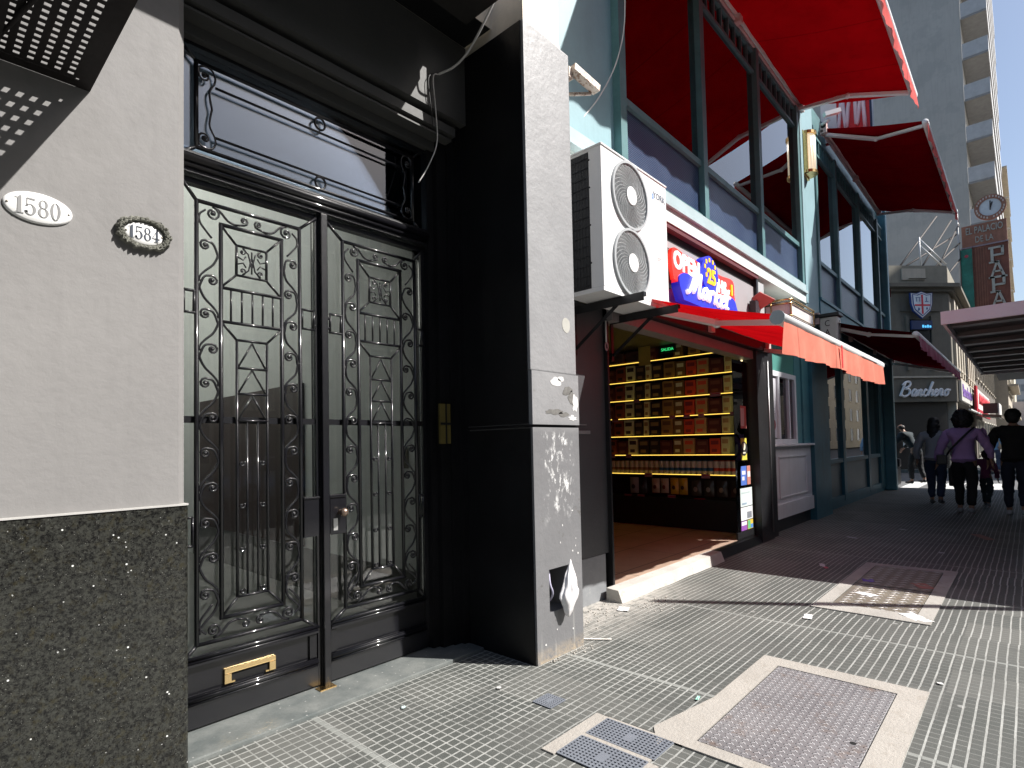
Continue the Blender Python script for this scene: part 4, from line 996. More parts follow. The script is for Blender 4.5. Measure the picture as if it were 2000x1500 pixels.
card(4.55, 2.045, .10, .045, "pinkish price card on the third strip, deeper"); card(3.28, 2.055, .16, .055, "wide pinkish price card on the third strip, nearer the street")
# lit green exit-like screen and yellow notice
t = thing("green_sign", "small dim green lit sign above the top shelf", "sign", (7.88, 3.99, 2.84)); boxobj("sign_box", (7.87, 7.90, 3.86, 4.12, 2.745, 2.85), mat("dark_green_panel", (.01, .05, .02), .5), t)
text("lettering", "SALIDA", (7.868, 3.99, 2.795), (0, -1, 0), (0, 0, 1), .062, mat("green_led", (0, .4, .1), .5, emit=(.05, .9, .25), es=.6), t, .002)
t = thing("yellow_notice", "yellow paper notice hanging at the shop's upper left", "notice", (7.0, 4.6, 2.7)); boxobj("paper", (6.99, 6.993, 3.80, 3.98, 2.46, 2.72), mat("yellow_paper", (.48, .34, .06), .6), t)
# parcels stacked at deep top left of the shelves
for i in range(2):
    t = thing("folded_stack", "tall brown stack of folded packs deep on the top shelf" if i == 0 else "brown stack of folded packs beside the yellow notice", "stack", (7.9, 4.9 - i * .32, 2.67), "stacks of folded packs")
    mb = MB()
    for k in range(7): mb.cbox(7.86 + random.uniform(0, .01), 8.15, 4.78 - i * .30, 5.05 - i * .34, 2.672 + k * .024, 2.693 + k * .024, c=.004)
    mb.build("packs", mat("brown_pack", (.16, .08, .06), .5, var=.3), t)

# stickers and posters on the glass edge by the shutter post
GL = thing("glass_side_panel", "narrow glass panel covered in stickers beside the shutter post", "glass panel", (7.75, 2.8, .13))
boxobj("pane", (7.30, 7.88, 2.800, 2.806, .20, 2.45), glass("shop_glass", (.93, .96, .95), 1.3, 1.5), GL)
boxobj("foot_channel", (7.28, 7.89, 2.79, 2.815, .115, .199), DARKMETAL, GL)
def sticker(x0, x1, z0, z1, col, label, nm, extra=()):
    t = thing("sticker", label, "sticker", ((x0 + x1) / 2, 2.797, z0), "stickers on the glass edge"); boxobj("sheet", (x0, x1, 2.7975, 2.7990, z0, z1), mat("stk_" + nm, col, .4), t)
    if extra:
        for j, (a, b_, c, d, cc) in enumerate(extra): boxobj("print", (x0 + (x1 - x0) * a, x0 + (x1 - x0) * b_, 2.7962, 2.7974, z0 + (z1 - z0) * c, z0 + (z1 - z0) * d), mat("stkp_%s%d" % (nm, j), cc, .4), t)
    return t
t = sticker(7.50, 7.70, 1.13, 1.42, (.75, .68, .10), "yellow sticker with a dark oval emblem", "y")
mb = MB(); mb.disc((7.60, 2.797, 1.28), (0, -1, 0), 0, .12, .001, 20, .8); mb.build("oval", mat("oval_black", (.03, .03, .03), .5), t)
mb = MB(); mb.disc((7.60, 2.7958, 1.31), (0, -1, 0), 0, .05, .001, 16); mb.box(7.55, 7.65, 2.795, 2.7958, 1.215, 1.235); mb.build("emblem", mat("oval_white", (.8, .78, .6), .5), t)
sticker(7.46, 7.66, .80, 1.05, (.10, .20, .62), "blue sticker with white lettering bars", "b", ((.2, .8, .55, .75, (.8, .8, .85)), (.2, .6, .25, .45, (.8, .8, .85))))
sticker(7.68, 7.80, .80, 1.05, (.6, .25, .2), "narrow red and white sticker", "r", ((.1, .9, .4, .7, (.8, .8, .8)),))
sticker(7.42, 7.84, .52, .76, (.70, .80, .78), "pale glassy white poster above the bottom ones", "w1", ((.1, .5, .1, .2, (.3, .4, .5)), (.1, .8, .7, .78, (.5, .6, .6))))
sticker(7.42, 7.84, .34, .51, (.78, .80, .80), "white sheet with grey printed block", "w2", ((.5, .9, .1, .6, (.25, .27, .3)),))
sticker(7.42, 7.62, .21, .33, (.30, .10, .42), "purple and white small poster at the glass foot", "p", ((.05, .95, .55, .95, (.8, .75, .85)),))
sticker(7.64, 7.84, .21, .33, (.75, .55, .08), "multicoloured small poster at the glass foot", "m", ((.05, .5, .05, .95, (.15, .55, .25)), (.55, .95, .05, .5, (.1, .3, .7))))
sticker(7.52, 7.72, 1.55, 1.85, (.55, .20, .18), "torn red and white sticker half-way up the glass", "t", ((.0, .6, .1, .9, (.75, .74, .72)),))

# illuminated shop sign
SG = thing("market_sign", "red and blue backlit shop sign reading OPEN 25 HS Market", "sign", (6.0, 2.6, 2.9))
def outline(pts, y0, y1, mt, nm, parent):
    c = cr([(p[0], 0, p[1]) for p in pts + [pts[0]]], 5)[:-1]
    mb = MB(); mb.prism([(v.x, y0, v.z) for v in c], (0, y1 - y0, 0)); return mb.build(nm, mt, parent)
SRED = mat("sign_red", (.75, .03, .02), .35, emit=(.9, .03, .01), es=.35); SBLUE = mat("sign_blue", (.02, .03, .55), .35, emit=(.01, .02, .6), es=.25); SWHITE = mat("sign_white", (.85, .85, .88), .35, emit=(1, 1, 1), es=.35); SYEL = mat("sign_yellow", (.85, .55, .02), .35, emit=(1, .6, 0), es=.3)
boxobj("backing", (5.20, 5.26, 2.60, 2.70, 2.93, 3.34), DARKMETAL, SG)
outline([(5.24, 3.02), (5.20, 3.18), (5.24, 3.34), (5.5, 3.33), (5.86, 3.31), (5.90, 3.16), (5.88, 3.02), (5.5, 3.0)], 2.66, 2.56, SRED, "red_left_panel", SG)
outline([(6.2, 3.02), (6.2, 3.28), (6.45, 3.30), (6.78, 3.31), (6.82, 3.16), (6.78, 3.02)], 2.66, 2.56, SRED, "red_right_panel", SG)
outline([(5.42, 2.84), (5.33, 3.0), (5.36, 3.09), (5.55, 3.13), (5.9, 3.07), (6.4, 3.06), (6.72, 3.09), (6.84, 3.0), (6.80, 2.84)], 2.64, 2.545, SBLUE, "blue_lower_panel", SG)
outline([(5.90, 3.10), (5.84, 3.24), (5.92, 3.38), (6.08, 3.44), (6.24, 3.36), (6.29, 3.22), (6.24, 3.08), (6.07, 3.02)], 2.63, 2.535, SBLUE, "blue_bubble", SG)
text("open_lettering", "OPEN", (5.54, 2.556, 3.215), (1, 0, -.02), (0, 0, 1), .25, SWHITE, SG, .012, bold=.008, sx=.95)
text("number_lettering", "25", (6.09, 2.531, 3.20), (1, 0, 0), (0, 0, 1), .23, SYEL, SG, .012, bold=.008)
text("hours_lettering", "HS", (6.44, 2.556, 3.16), (1, 0, 0), (0, 0, 1), .20, SWHITE, SG, .012, bold=.008)
mb = MB()
for x, z in ((5.97, 3.36), (6.05, 3.39), (6.14, 3.385), (6.20, 3.34), (5.93, 3.30), (5.96, 3.21)): boxobj("confetti_mark", (x - .018, x + .018, 2.529, 2.534, z - .022, z + .022), SYEL, SG)
boxobj("exclamation_bar", (6.70, 6.735, 2.545, 2.558, 3.12, 3.25), SYEL, SG)
def script(strokes, org, xd, zd, s, r, mt, name, parent, _n=0, xs=1.9):
    X = Vector(xd).normalized(); Z = Vector(zd).normalized(); mb = MB()
    for st in strokes:
        P = cr([(p[0], 0, p[1]) for p in st], 6)
        pts = [Vector(org) + X * ((v.x + v.z * .22) * s * xs) + Z * v.z * s for v in P]
        mb.tube(pts, r, 6)
    return mb.build(name, mt, parent)
MARKET = [[(0.0, .1), (.05, 0), (.14, .12), (.22, .6), (.28, .95), (.30, .6), (.32, .1), (.40, .5), (.52, .95), (.56, .5), (.58, .08), (.66, .0), (.74, .12)],
          [(.98, .42), (.88, .5), (.78, .38), (.76, .15), (.84, .02), (.94, .15), (.99, .45), (.99, .1), (1.08, .05)], [(1.12, .5), (1.14, .1), (1.13, 0)], [(1.14, .3), (1.24, .5), (1.34, .42)],
          [(1.42, 1.0), (1.42, .5), (1.42, .0)], [(1.64, .5), (1.45, .25), (1.62, .0), (1.70, .05)], [(1.74, .25), (1.90, .35), (1.88, .5), (1.78, .45), (1.74, .2), (1.82, .0), (1.96, .1)],
          [(2.06, .9), (2.05, .4), (2.08, .05), (2.18, .05)], [(1.96, .58), (2.20, .58)]]
script(MARKET, (5.46, 2.538, 2.925), (1, 0, -.01), (0, 0, 1), .26, .021, SWHITE, "market_lettering", SG, 3)

# small tilted flag-like lamp beside the sign
t = thing("spotlight", "small dark spotlight with a pinkish tilted top beside the shop sign", "spotlight", (8.0, 2.75, 3.2))
mb = MB(); mb.hexa([(7.86, 2.78, 3.29), (7.90, 2.62, 3.40), (8.20, 2.52, 3.33), (8.16, 2.70, 3.22)], [(7.86, 2.78, 3.30), (7.90, 2.62, 3.41), (8.20, 2.52, 3.34), (8.16, 2.70, 3.23)]); mb.build("reflector", mat("pink_reflector", (.62, .25, .22), .5), t)
mb = MB(); mb.box(7.72, 7.84, 2.62, 2.70, 3.05, 3.26); mb.build("lamp_body", mat("maroon_black", (.03, .012, .014), .4), t)

# ================================================================ AWNINGS
def awning(name, label, x0, x1, yw, zw, yf, zf, cloth, val, vh, arms, vcolgap=None, fold=.35, barm=None, body_r=.045):
    t = thing(name, label, "awning", ((x0 + x1) / 2, yw, zw), "red folding-arm awnings")
    n = 24; mcount = 6; v = []; f = []
    for i in range(n + 1):
        for j in range(mcount + 1):
            u, q = i / n, j / mcount; sag = -.03 * math.sin(math.pi * q) + .004 * math.sin(u * 40)
            v.append((x0 + (x1 - x0) * u, yw + (yf - yw) * q, zw + (zf - zw) * q + sag))
    for i in range(n):
        for j in range(mcount): f.append((i * (mcount + 1) + j, (i + 1) * (mcount + 1) + j, (i + 1) * (mcount + 1) + j + 1, i * (mcount + 1) + j + 1))
    mb = MB(); mb.add(v, f, True); mb.build("canopy_cloth", cloth, t)
    mb = MB(); mb.tube([(x0 - .03, yf - .01, zf - .03), (x1 + .03, yf - .01, zf - .03)], .048, 8); mb.build("front_bar", barm or WHITEMETAL, t)
    mb = MB(); mb.tube([(x0 - .05, yw - .03, zw + .02), (x1 + .05, yw - .03, zw + .02)], body_r, 10)
    mb.box(x0 - .05, x1 + .05, yw - .02, yw + .02, zw - .09, zw - .05); rb = mb.build("roller", mat("pinkish_roller", (.62, .45, .42), .45), t)
    k = max(2, int((x1 - x0) / 1.9))
    for i in range(k + 1):
        X = x0 + (x1 - x0) * i / k; boxobj("roller_bracket", (X - .05, X + .05, yw - .08, yw + .03, zw - .12, zw + .08), mat("pinkish_roller", (.62, .45, .42), .45), t)
    # valance with gentle waves
    n = int((x1 - x0) * 14); v = []; f = []
    for i in range(n + 1):
        u = x0 + (x1 - x0) * i / n
        for j in range(4):
            q = j / 3; v.append((u, yf - .045 + q * (.018 * math.sin(u * 9) + .010 * math.sin(u * 23)), zf - .045 - vh * q + (.012 * math.sin(u * 2.4) if j == 3 else 0)))
    for i in range(n):
        for j in range(3): f.append((i * 4 + j, (i + 1) * 4 + j, (i + 1) * 4 + j + 1, i * 4 + j + 1))
    mb = MB(); mb.add(v, f, True); vo = mb.build("valance", val, t)
    for xa in arms:
        d = 1 if xa < (x0 + x1) / 2 else -1
        zs = zw - .12; ze = zf - .04
        A = Vector((xa, yw - .04, zs)); C = Vector((xa + d * .05, yf + .03, ze)); M_ = (A + C) / 2 + Vector((d * fold, 0, -.02))
        a = MB(); a.bar(A, M_, .065, .05, (0, 0, 1)); a.bar(M_, C, .06, .045, (0, 0, 1)); a.ball(tuple(M_), .045, 8, 6); a.build("folding_arm", WHITEMETAL, t)
    return t
AW1 = awning("awning", "big bright red awning at the top, over the first upper windows", 4.75, 10.40, 2.70, 7.12, 1.10, 6.62, RED_U, RED_P, .22, (5.0, 10.3), fold=.25)
AW2 = awning("awning", "long red awning over the second set of upper windows", 11.95, 17.35, 2.70, 7.36, 1.12, 6.86, RED_U2, RED_P, .24, (12.0, 17.3), fold=.35)
AW3 = awning("awning", "bright red market awning with salmon valance over the shop entrance", 4.40, 8.22, 2.70, 2.76, 1.34, 2.315, RED_F, RED_V, .24, (4.45, 8.14), fold=.45)
AW4 = awning("awning", "dark red awning with wine valance over the ground-floor cafe windows", 10.9, 18.3, 2.70, 3.52, 1.27, 3.05, RED_D, mat("wine_valance", (.20, .010, .055), .7), .20, (11.0, 18.2), fold=.35)
mb = MB(); mb.box(6.00, 6.05, 1.270, 1.2725, 2.05, 2.265)
# darker repair strip on the salmon valance
mb.build("valance_strip", mat("red_strip", (.55, .02, .02), .6), AW3)
mb = MB(); mb.tube([(4.355, 1.33, 2.285), (4.369, 1.33, 2.285)], .054, 12, False); mb.build("bar_end_cap", mat("grey_cap", (.4, .45, .47), .4), AW3)

# ================================================================ TEAL CAFE BUILDING
CF = thing("cafe_building", "teal two-storey corner cafe with large framed windows and red awnings", "building", (11, 3.0, 0))
mb = MB(); mb.box(3.62, 4.50, 2.75, 3.1, 3.98, 7.7); mb.build("pale_pilaster", TEAL_L, CF)
mb = MB(); mb.box(4.36, 10.26, 2.66, 3.0, 3.663, 3.815); mb.box(3.62, 4.355, 2.70, 3.0, 3.663, 3.9); mb.build("pale_band", PALEBAND, CF)
mb = MB(); mb.box(3.62, 10.27, 2.625, 3.0, 3.818, 3.86); mb.box(3.62, 10.26, 2.655, 3.0, 3.863, 3.975); mb.build("sill_moulding", mat("grey_teal_sill", (.40, .50, .52), .45, var=.08), CF)
mb = MB(); mb.box(4.36, 18.0, 2.80, 3.0, 7.02, 7.7); mb.build("top_fascia", TEAL_M, CF)
mb = MB(); mb.box(10.27, 11.22, 2.70, 3.1, 3.3, 7.72); mb.build("upper_column", TEAL_L, CF)
mb = MB(); mb.cbox(10.27, 10.40, 2.655, 2.70, 3.68, 7.0, c=.012); mb.build("column_moulding", TEAL_L, CF)
def film():
    mt, t, b = newmat("ribbed_blue_film"); g = wpos(t); sp = t.nodes.new("ShaderNodeSeparateXYZ"); t.links.new(g, sp.inputs[0])
    rb_ = math_(t, 'SINE', math_(t, 'MULTIPLY', sp.outputs[2], 330.0))
    c = mixc(t, ramp(t, tnoise(t, 1.3, 3, .5, g), .35, .65), (.022, .040, .095), (.045, .070, .13)); t.links.new(c, b.inputs["Base Color"])
    b.inputs["Roughness"].default_value = .28; b.inputs["Specular IOR Level"].default_value = .55
    bn = t.nodes.new("ShaderNodeBump"); bn.inputs["Strength"].default_value = .35; bn.inputs["Distance"].default_value = .003
    t.links.new(rb_, bn.inputs["Height"]); t.links.new(bn.outputs[0], b.inputs["Normal"]); return mt
FILM = film()
UG = glass("upper_glass", (.42, .40, .42), 2.0, 1.5, 0.0, .0)
def upper_window(x0, x1, z0=3.98, z1=7.02, lat=True, split=4.64):
    w_ = MB(); f = .055
    w_.box(x0 - f, x0 + f, 2.67, 2.80, z0, z1)
    w_.box(x0 + f, x1 - f, 2.70, 2.79, split - .035, split + .035); w_.box(x0 + f, x1 - f, 2.70, 2.79, z0, z0 + .05)
    w_.box(x0 + f, x1 - f, 2.70, 2.79, z1 - .05, z1)
    if lat: w_.box(x0 + f, x1 - f, 2.705, 2.785, z1 - .36, z1 - .32)
    o = w_.build("window", TEAL_M, CF)
    p = MB(); p.box(x0 + f, x1 - f, 2.74, 2.746, split + .035, z1 - .05); p.build("pane", UG, o)
    p = MB(); p.box(x0 + f, x1 - f, 2.74, 2.746, z0 + .05, split - .035); p.build("film_pane", FILM, o)
    if lat:
        n = 8
        for i in range(1, n): X = x0 + f + (x1 - x0 - 2 * f) * i / n; boxobj("muntin", (X - .012, X + .012, 2.71, 2.78, z1 - .32, z1 - .05), TEAL_M, o)
for a, b_ in ((4.55, 6.38), (6.38, 8.30), (8.30, 10.21)): upper_window(a, b_)
mb = MB(); mb.box(10.155, 10.265, 2.67, 2.8, 3.98, 7.02); mb.build("end_jamb", TEAL_M, CF)
for a, b_ in ((11.28, 12.76), (12.76, 14.85), (14.85, 16.98), (16.98, 17.85)): upper_window(a, b_, 3.95, 7.02)
mb = MB(); mb.box(11.22, 17.9, 2.68, 3.0, 3.30, 3.90); mb.box(11.22, 17.9, 2.655, 2.99, 3.902, 3.948); mb.build("spandrel", TEAL_D, CF)
mb = MB(); mb.cbox(17.86, 18.06, 2.62, 2.9, 0.0, 7.72, c=.03); mb.box(18.02, 18.2, 2.9, 14, 3.3, 7.7); mb.box(18.02, 18.2, 2.91, 14, 0, 1.0); mb.build("corner_post", mat("corner_teal", (.10, .27, .32), .4, var=.2, dirt=((.5, .55, .56), 9, .66, .5)), CF)
mb = MB(); mb.box(3.62, 18.2, 3.1, 14, 7.702, 7.9); mb.build("roof", mat("roof_grey", (.2, .2, .2), .8), CF)
# interiors
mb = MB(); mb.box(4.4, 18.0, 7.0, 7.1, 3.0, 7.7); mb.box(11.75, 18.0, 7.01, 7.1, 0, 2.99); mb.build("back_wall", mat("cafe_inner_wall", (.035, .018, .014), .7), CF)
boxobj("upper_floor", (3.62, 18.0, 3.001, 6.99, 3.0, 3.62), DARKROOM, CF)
boxobj("upper_ceiling", (4.4, 18.0, 2.85, 6.99, 7.2, 7.3), mat("wood_ceiling", (.10, .04, .02), .5), CF)
bm_ = MB()
for X in (5.2, 7.0, 8.9, 12.2, 14.0, 15.8): bm_.box(X - .12, X + .12, 2.9, 6.9, 5.9, 6.02)
bm_.build("ceiling_beam", mat("wood_beam", (.22, .10, .035), .5), CF)
boxobj("lower_floor", (8.3, 18.0, 2.95, 7.0, -.02, .10), mat("cafe_floor", (.06, .05, .045), .4), CF)
boxobj("booth_partition", (8.62, 8.66, 2.92, 7.0, 0, 3.0), mat("booth_white", (.3, .3, .3), .6), CF)
boxobj("pier_side", (11.66, 11.74, 2.95, 7.0, 0, 3.0), DARKROOM, CF)
# service window bay
SW = thing("service_window", "white panelled kiosk counter with white-framed sliding service window", "service window", (9.7, 2.8, .1))
W2 = mat("kiosk_white", (.80, .81, .84), .45, var=.05, streak=.15)
mb = MB(); mb.box(8.66, 10.70, 2.80, 2.95, .22, 1.285); mb.box(8.66, 10.70, 2.775, 2.799, .205, .42); mb.build("counter_panel", W2, SW)
mb = MB(); mb.cbox(8.62, 10.72, 2.73, 2.95, 1.288, 1.322, c=.008); mb.build("counter_top", W2, SW)
mb = MB()
for a in ((8.98, 10.40, 1.115, 1.135), (8.98, 10.40, .50, .52), (8.98, 9.0, .5205, 1.1145), (10.38, 10.40, .5205, 1.1145)): mb.box(a[0], a[1], 2.785, 2.80, a[2], a[3])
mb.build("panel_moulding", W2, SW)
mb = MB()
for a in ((8.66, 8.72, 1.325, 2.44), (9.92, 10.0, 1.325, 2.44), (8.725, 9.915, 2.36, 2.44), (8.725, 9.915, 1.325, 1.40), (9.10, 9.17, 1.405, 2.355), (9.60, 9.65, 1.405, 2.355)): mb.box(a[0], a[1], 2.80, 2.87, a[2], a[3])
mb.build("window_frame", W2, SW)
boxobj("window_pane", (8.72, 9.92, 2.84, 2.846, 1.4, 2.36), glass("kiosk_glass", (.30, .42, .42), 1.6, 1.5), SW)
boxobj("dark_side_jamb", (8.60, 8.655, 2.74, 2.95, .0, 2.75), mat("pale_jamb", (.5, .55, .56), .5), SW)
boxobj("top_panel", (8.66, 10.0, 2.83, 2.95, 2.445, 3.25), mat("green_teal_panel", (.08, .28, .24), .5), SW)
boxobj("base_shadow_gap", (8.66, 10.70, 2.84, 2.95, 0, .204), DARKMETAL, SW)
t = thing("menu_poster", "white poster with round dark red stamp in the kiosk window's left pane", "poster", (8.9, 2.83, 1.42)); boxobj("sheet", (8.74, 9.08, 2.828, 2.834, 1.42, 2.33), mat("poster_white", (.72, .72, .76), .5, var=.05), t)
mb = MB(); mb.disc((8.92, 2.8275, 1.62), (0, -1, 0), 0, .085, .002, 20); mb.build("stamp", mat("stamp_red", (.35, .03, .05), .5), t)
mb = MB(); mb.box(8.80, 9.0, 2.826, 2.8275, 1.78, 1.79); mb.box(8.80, 8.98, 2.826, 2.8275, 1.82, 1.828); mb.box(8.80, 8.98, 2.826, 2.8275, 1.86, 1.866); mb.build("print", mat("poster_ink", (.25, .25, .4), .5), t)
mb = MB(); mb.box(10.0, 10.32, 2.82, 2.95, 1.325, 3.3); mb.box(10.36, 10.72, 2.80, 2.95, 1.325, 3.3); mb.build("flat_pilaster", mat("mid_teal", (.09, .27, .30), .45, var=.12), CF)
mb = MB(); mb.box(10.722, 11.75, 2.74, 3.0, 0, 3.298); mb.build("lower_column", TEAL_D, CF)
# lower shop windows
LG = glass("cafe_glass", (.38, .42, .44), 3.2, 1.5)
def lower_window(x0, x1):
    w_ = MB(); f = .10
    w_.box(x0, x0 + f, 2.86, 2.98, .10, 3.3); w_.box(x1 - f, x1, 2.86, 2.98, .10, 3.3)
    w_.box(x0 + f, x1 - f, 2.87, 2.97, .90, .985); w_.box(x0 + f, x1 - f, 2.87, 2.97, .10, .22)
    o = w_.build("shop_window", TEAL_D, CF)
    boxobj("lower_panel", (x0 + f, x1 - f, 2.92, 2.94, .22, .90), mat("grey_teal_infill", (.10, .14, .15), .45), o)
    boxobj("pane", (x0 + f, x1 - f, 2.915, 2.921, .985, 3.3), LG, o)
for a, b_ in ((11.76, 13.44), (13.45, 15.92), (15.93, 17.40)): lower_window(a, b_)
mb = MB(); mb.box(11.75, 17.86, 2.88, 3.0, 0, .099); mb.box(17.402, 17.858, 2.85, 3.0, .10, 3.3); mb.build("base_plinth", TEAL_D, CF)

# brass railed light box above the kiosk
t = thing("brass_sign_box", "rounded white sign box with double brass rails above the kiosk window", "sign", (9.3, 2.6, 3.16))
def rrect(x0, x1, y0, y1, r, z):
    pts = []
    for k in range(7): a = math.pi + k * math.pi / 12; pts.append((x0 + r + r * math.cos(a), y0 + r + r * math.sin(a), z))
    for k in range(7): a = 1.5 * math.pi + k * math.pi / 12; pts.append((x1 - r + r * math.cos(a), y0 + r + r * math.sin(a), z))
    return [(x0, y1, z)] + pts + [(x1, y1, z)]
mb = MB(); mb.prism(rrect(8.66, 9.88, 2.455, 2.80, .09, 3.15), (0, 0, .235)); mb.build("white_box", mat("opal_sign_white", (.72, .66, .64), .4), t)
mb = MB()
for z, r_ in ((3.415, .014), (3.36, .010), (3.18, .008)): mb.tube(rrect(8.645, 9.895, 2.44, 2.80, .09, z), r_, 6)
for x, y in ((8.70, 2.46), (9.86, 2.46), (8.645, 2.72)): mb.tube([(x, y, 3.15), (x, y, 3.42)], .010, 6)
mb.build("brass_rail", BRASS, t)
# CAFE lantern
t = thing("cafe_lantern", "white box lantern lettered CAFE hanging at the teal column", "sign", (10.95, 2.5, 2.7))
mb = MB(); mb.cbox(10.86, 11.10, 2.34, 2.62, 2.72, 3.50, c=.03); mb.build("lantern_body", mat("lantern_white", (.62, .60, .55), .4), t)
mb = MB(); mb.cbox(10.82, 11.14, 2.31, 2.76, 3.505, 3.56, c=.01); mb.box(10.84, 10.88, 2.70, 2.75, 2.9, 3.50); mb.build("dark_cap", DARKMETAL, t)
for i, c in enumerate("CAFE"):
    text("letter", c, (10.857, 2.50, 3.385 - i * .155), (0, -1, 0), (0, 0, 1), .15, INK, t, .004, sx=.8)
    text("letter", c, (10.98, 2.337, 3.385 - i * .155), (1, 0, 0), (0, 0, 1), .13, INK, t, .004, sx=.8)
# wall sconce
t = thing("wall_sconce", "glowing ribbed glass wall lamp in a brass frame on the teal column", "lamp", (10.62, 2.62, 6.3))
mb = MB()
for i in range(9):
    a = math.pi + math.pi * i / 8; mb.tube([(10.62 + .12 * math.cos(a), 2.66 + .12 * math.sin(a), 6.02), (10.62 + .12 * math.cos(a), 2.66 + .12 * math.sin(a), 6.64)], .026, 6)
mb.build("ribbed_glass", mat("opal_glow", (.8, .74, .62), .3, emit=(1, .84, .6), es=.35), t)
mb = MB()
for z in (5.96, 6.645): mb.disc((10.62, 2.66, z), (0, 0, 1), 0, .165, .05, 20)
mb.box(10.46, 10.50, 2.60, 2.70, 5.96, 6.69); mb.box(10.46, 10.78, 2.665, 2.70, 5.93, 6.72); mb.build("brass_frame", BRASS, t)
# awning crank hook / camera at the second awning
t = thing("security_camera", "small white camera bracket at the near end of the second awning", "camera", (11.9, 2.6, 7.4))
mb = MB(); mb.bar((11.78, 2.62, 7.52), (11.98, 2.40, 7.60), .09, .08, (0, 0, 1)); mb.tube([(11.9, 2.7, 7.4), (11.9, 2.56, 7.46)], .03, 6); mb.build("camera_body", WHITEMETAL, t)
# red script sign on the roof edge
t = thing("rooftop_sign", "red sign with white script strokes between the two upper awnings", "sign", (12.6, 2.4, 7.6))
boxobj("red_board", (12.6, 12.72, 2.02, 2.84, 7.35, 8.35), mat("rooftop_red", (.60, .02, .02), .5), t)
boxobj("white_board_end", (12.58, 12.6, 2.58, 2.86, 7.35, 8.35), WHITE, t)
boxobj("navy_edge", (12.58, 12.74, 1.98, 2.018, 7.35, 8.35), mat("navy_edge", (.01, .02, .06), .4), t)
mb = MB(); mb.tube(cr([(12.585, 2.56, 7.5), (12.585, 2.48, 8.1), (12.585, 2.42, 7.5), (12.585, 2.36, 8.0), (12.585, 2.26, 8.05), (12.585, 2.24, 7.5), (12.585, 2.14, 8.1), (12.585, 2.1, 7.4)], 5), .035, 6); mb.build("script_strokes", mat("sign_white2", (.8, .7, .72), .4), t)
# side-street awning
awt = thing("awning", "small dark red awning on the side-street face past the corner post", "awning", (18.3, 3, 6.0), "red folding-arm awnings")
mb = MB(); mb.hexa([(18.2, 2.95, 6.25), (18.2, 6, 6.25), (19.3, 6, 5.72), (19.3, 2.80, 5.72)], [(18.2, 2.95, 6.24), (18.2, 6, 6.24), (19.3, 6, 5.71), (19.3, 2.80, 5.71)]); mb.build("canopy_cloth", RED_D, awt)
mb = MB(); mb.box(19.29, 19.31, 2.78, 6, 5.45, 5.70); mb.build("valance", RED_D, awt)
mb = MB(); mb.bar((18.2, 2.98, 5.45), (19.28, 2.82, 5.68), .04, .04, (0, 0, 1)); mb.build("folding_arm", WHITEMETAL, awt)

# ================================================================ PAVEMENT COVERS
def cover(nm, label, ox, oy, ix, iy, mt, fm, z=.004, frame_bar=True):
    t = thing(nm, label, "manhole cover", ((ox[0] + ox[1]) / 2, (oy[0] + oy[1]) / 2, 0), "covers set in the pavement")
    mb = MB(); zt = z + .004
    mb.box(ox[0], ox[1], oy[0], iy[0], -.02, zt); mb.box(ox[0], ox[1], iy[1], oy[1], -.02, zt); mb.box(ox[0], ix[0], iy[0], iy[1], -.02, zt); mb.box(ix[1], ox[1], iy[0], iy[1], -.02, zt)
    mb.build("concrete_surround", fm, t)
    g = .006; mb = MB(); mb.box(ix[0], ix[1], iy[0], iy[1], -.021, .002); mb.build("dark_joint", DARKMETAL, t)
    mb = MB(); mb.cbox(ix[0] + g, ix[1] - g, iy[0] + g, iy[1] - g, -.01, z + .003, c=.003); mb.build("cover_plate", mt, t)
    return t
CON2 = mat("pinkish_concrete", (.36, .335, .30), .9, var=.10, bump=.5, bscale=70, dirt=((.30, .27, .23), 7, .55, .5))
CON3 = mat("pale_concrete", (.36, .345, .315), .9, var=.12, bump=.5, bscale=70, dirt=((.26, .24, .21), 8, .55, .5))
c1 = cover("manhole_cover", "large diamond-plate steel cover in a pinkish concrete surround, nearest the camera", (2.42, 3.775), (.45, 1.305), (2.50, 3.645), (.575, 1.185), PLATE, CON2)
mb = MB(); mb.disc((2.93, .64, .0071), (0, 0, 1), 0, .014, .0006, 14); mb.build("finger_hole", mat("hole_black", (.002, .002, .002), .9), c1)
mb = MB(); mb.prism([(2.36, 1.305, .0), (3.0, 1.3052, .0), (2.50, 1.40, .0)], (0, 0, .0055)); mb.build("spilled_concrete", CON2, c1)
c2 = cover("manhole_cover", "long worn tread-plate cover half in shade, farther along the pavement", (5.12, 7.30), (.585, 1.385), (5.34, 7.16), (.69, 1.28), PLATE2, CON3)
boxobj("plate_divider", (6.18, 6.20, .69, 1.28, .0072, .0085), DARKMETAL, c2)
def gridplate(nm, label, x0, x1, y0, y1, z, nx, ny, parent=None):
    t = thing(nm, label, "grate", ((x0 + x1) / 2, (y0 + y1) / 2, 0), "small grey gratings in the pavement"); mb = MB()
    dx = (x1 - x0) / nx; dy = (y1 - y0) / ny
    for i in range(nx + 1): mb.box(x0 + i * dx - .004, x0 + i * dx + .004, y0, y1, z, z + .004)
    for j in range(ny + 1):
        mb.box(x0, x1, y0 + j * dy - .004, y0 + j * dy + .004, z + .0003, z + .0035)
    mb.box(x0 + (x1 - x0) * .3, x0 + (x1 - x0) * .7, y0 + (y1 - y0) * .42, y0 + (y1 - y0) * .56, z + .0004, z + .0047)
    mb.build("grid_bars", mat("zinc_grey", (.22, .24, .275), .5, .3, var=.1), t)
    boxobj("grid_base", (x0, x1, y0, y1, -.005, z - .0005), mat("zinc_dark", (.13, .14, .155), .6, .2), t); return t
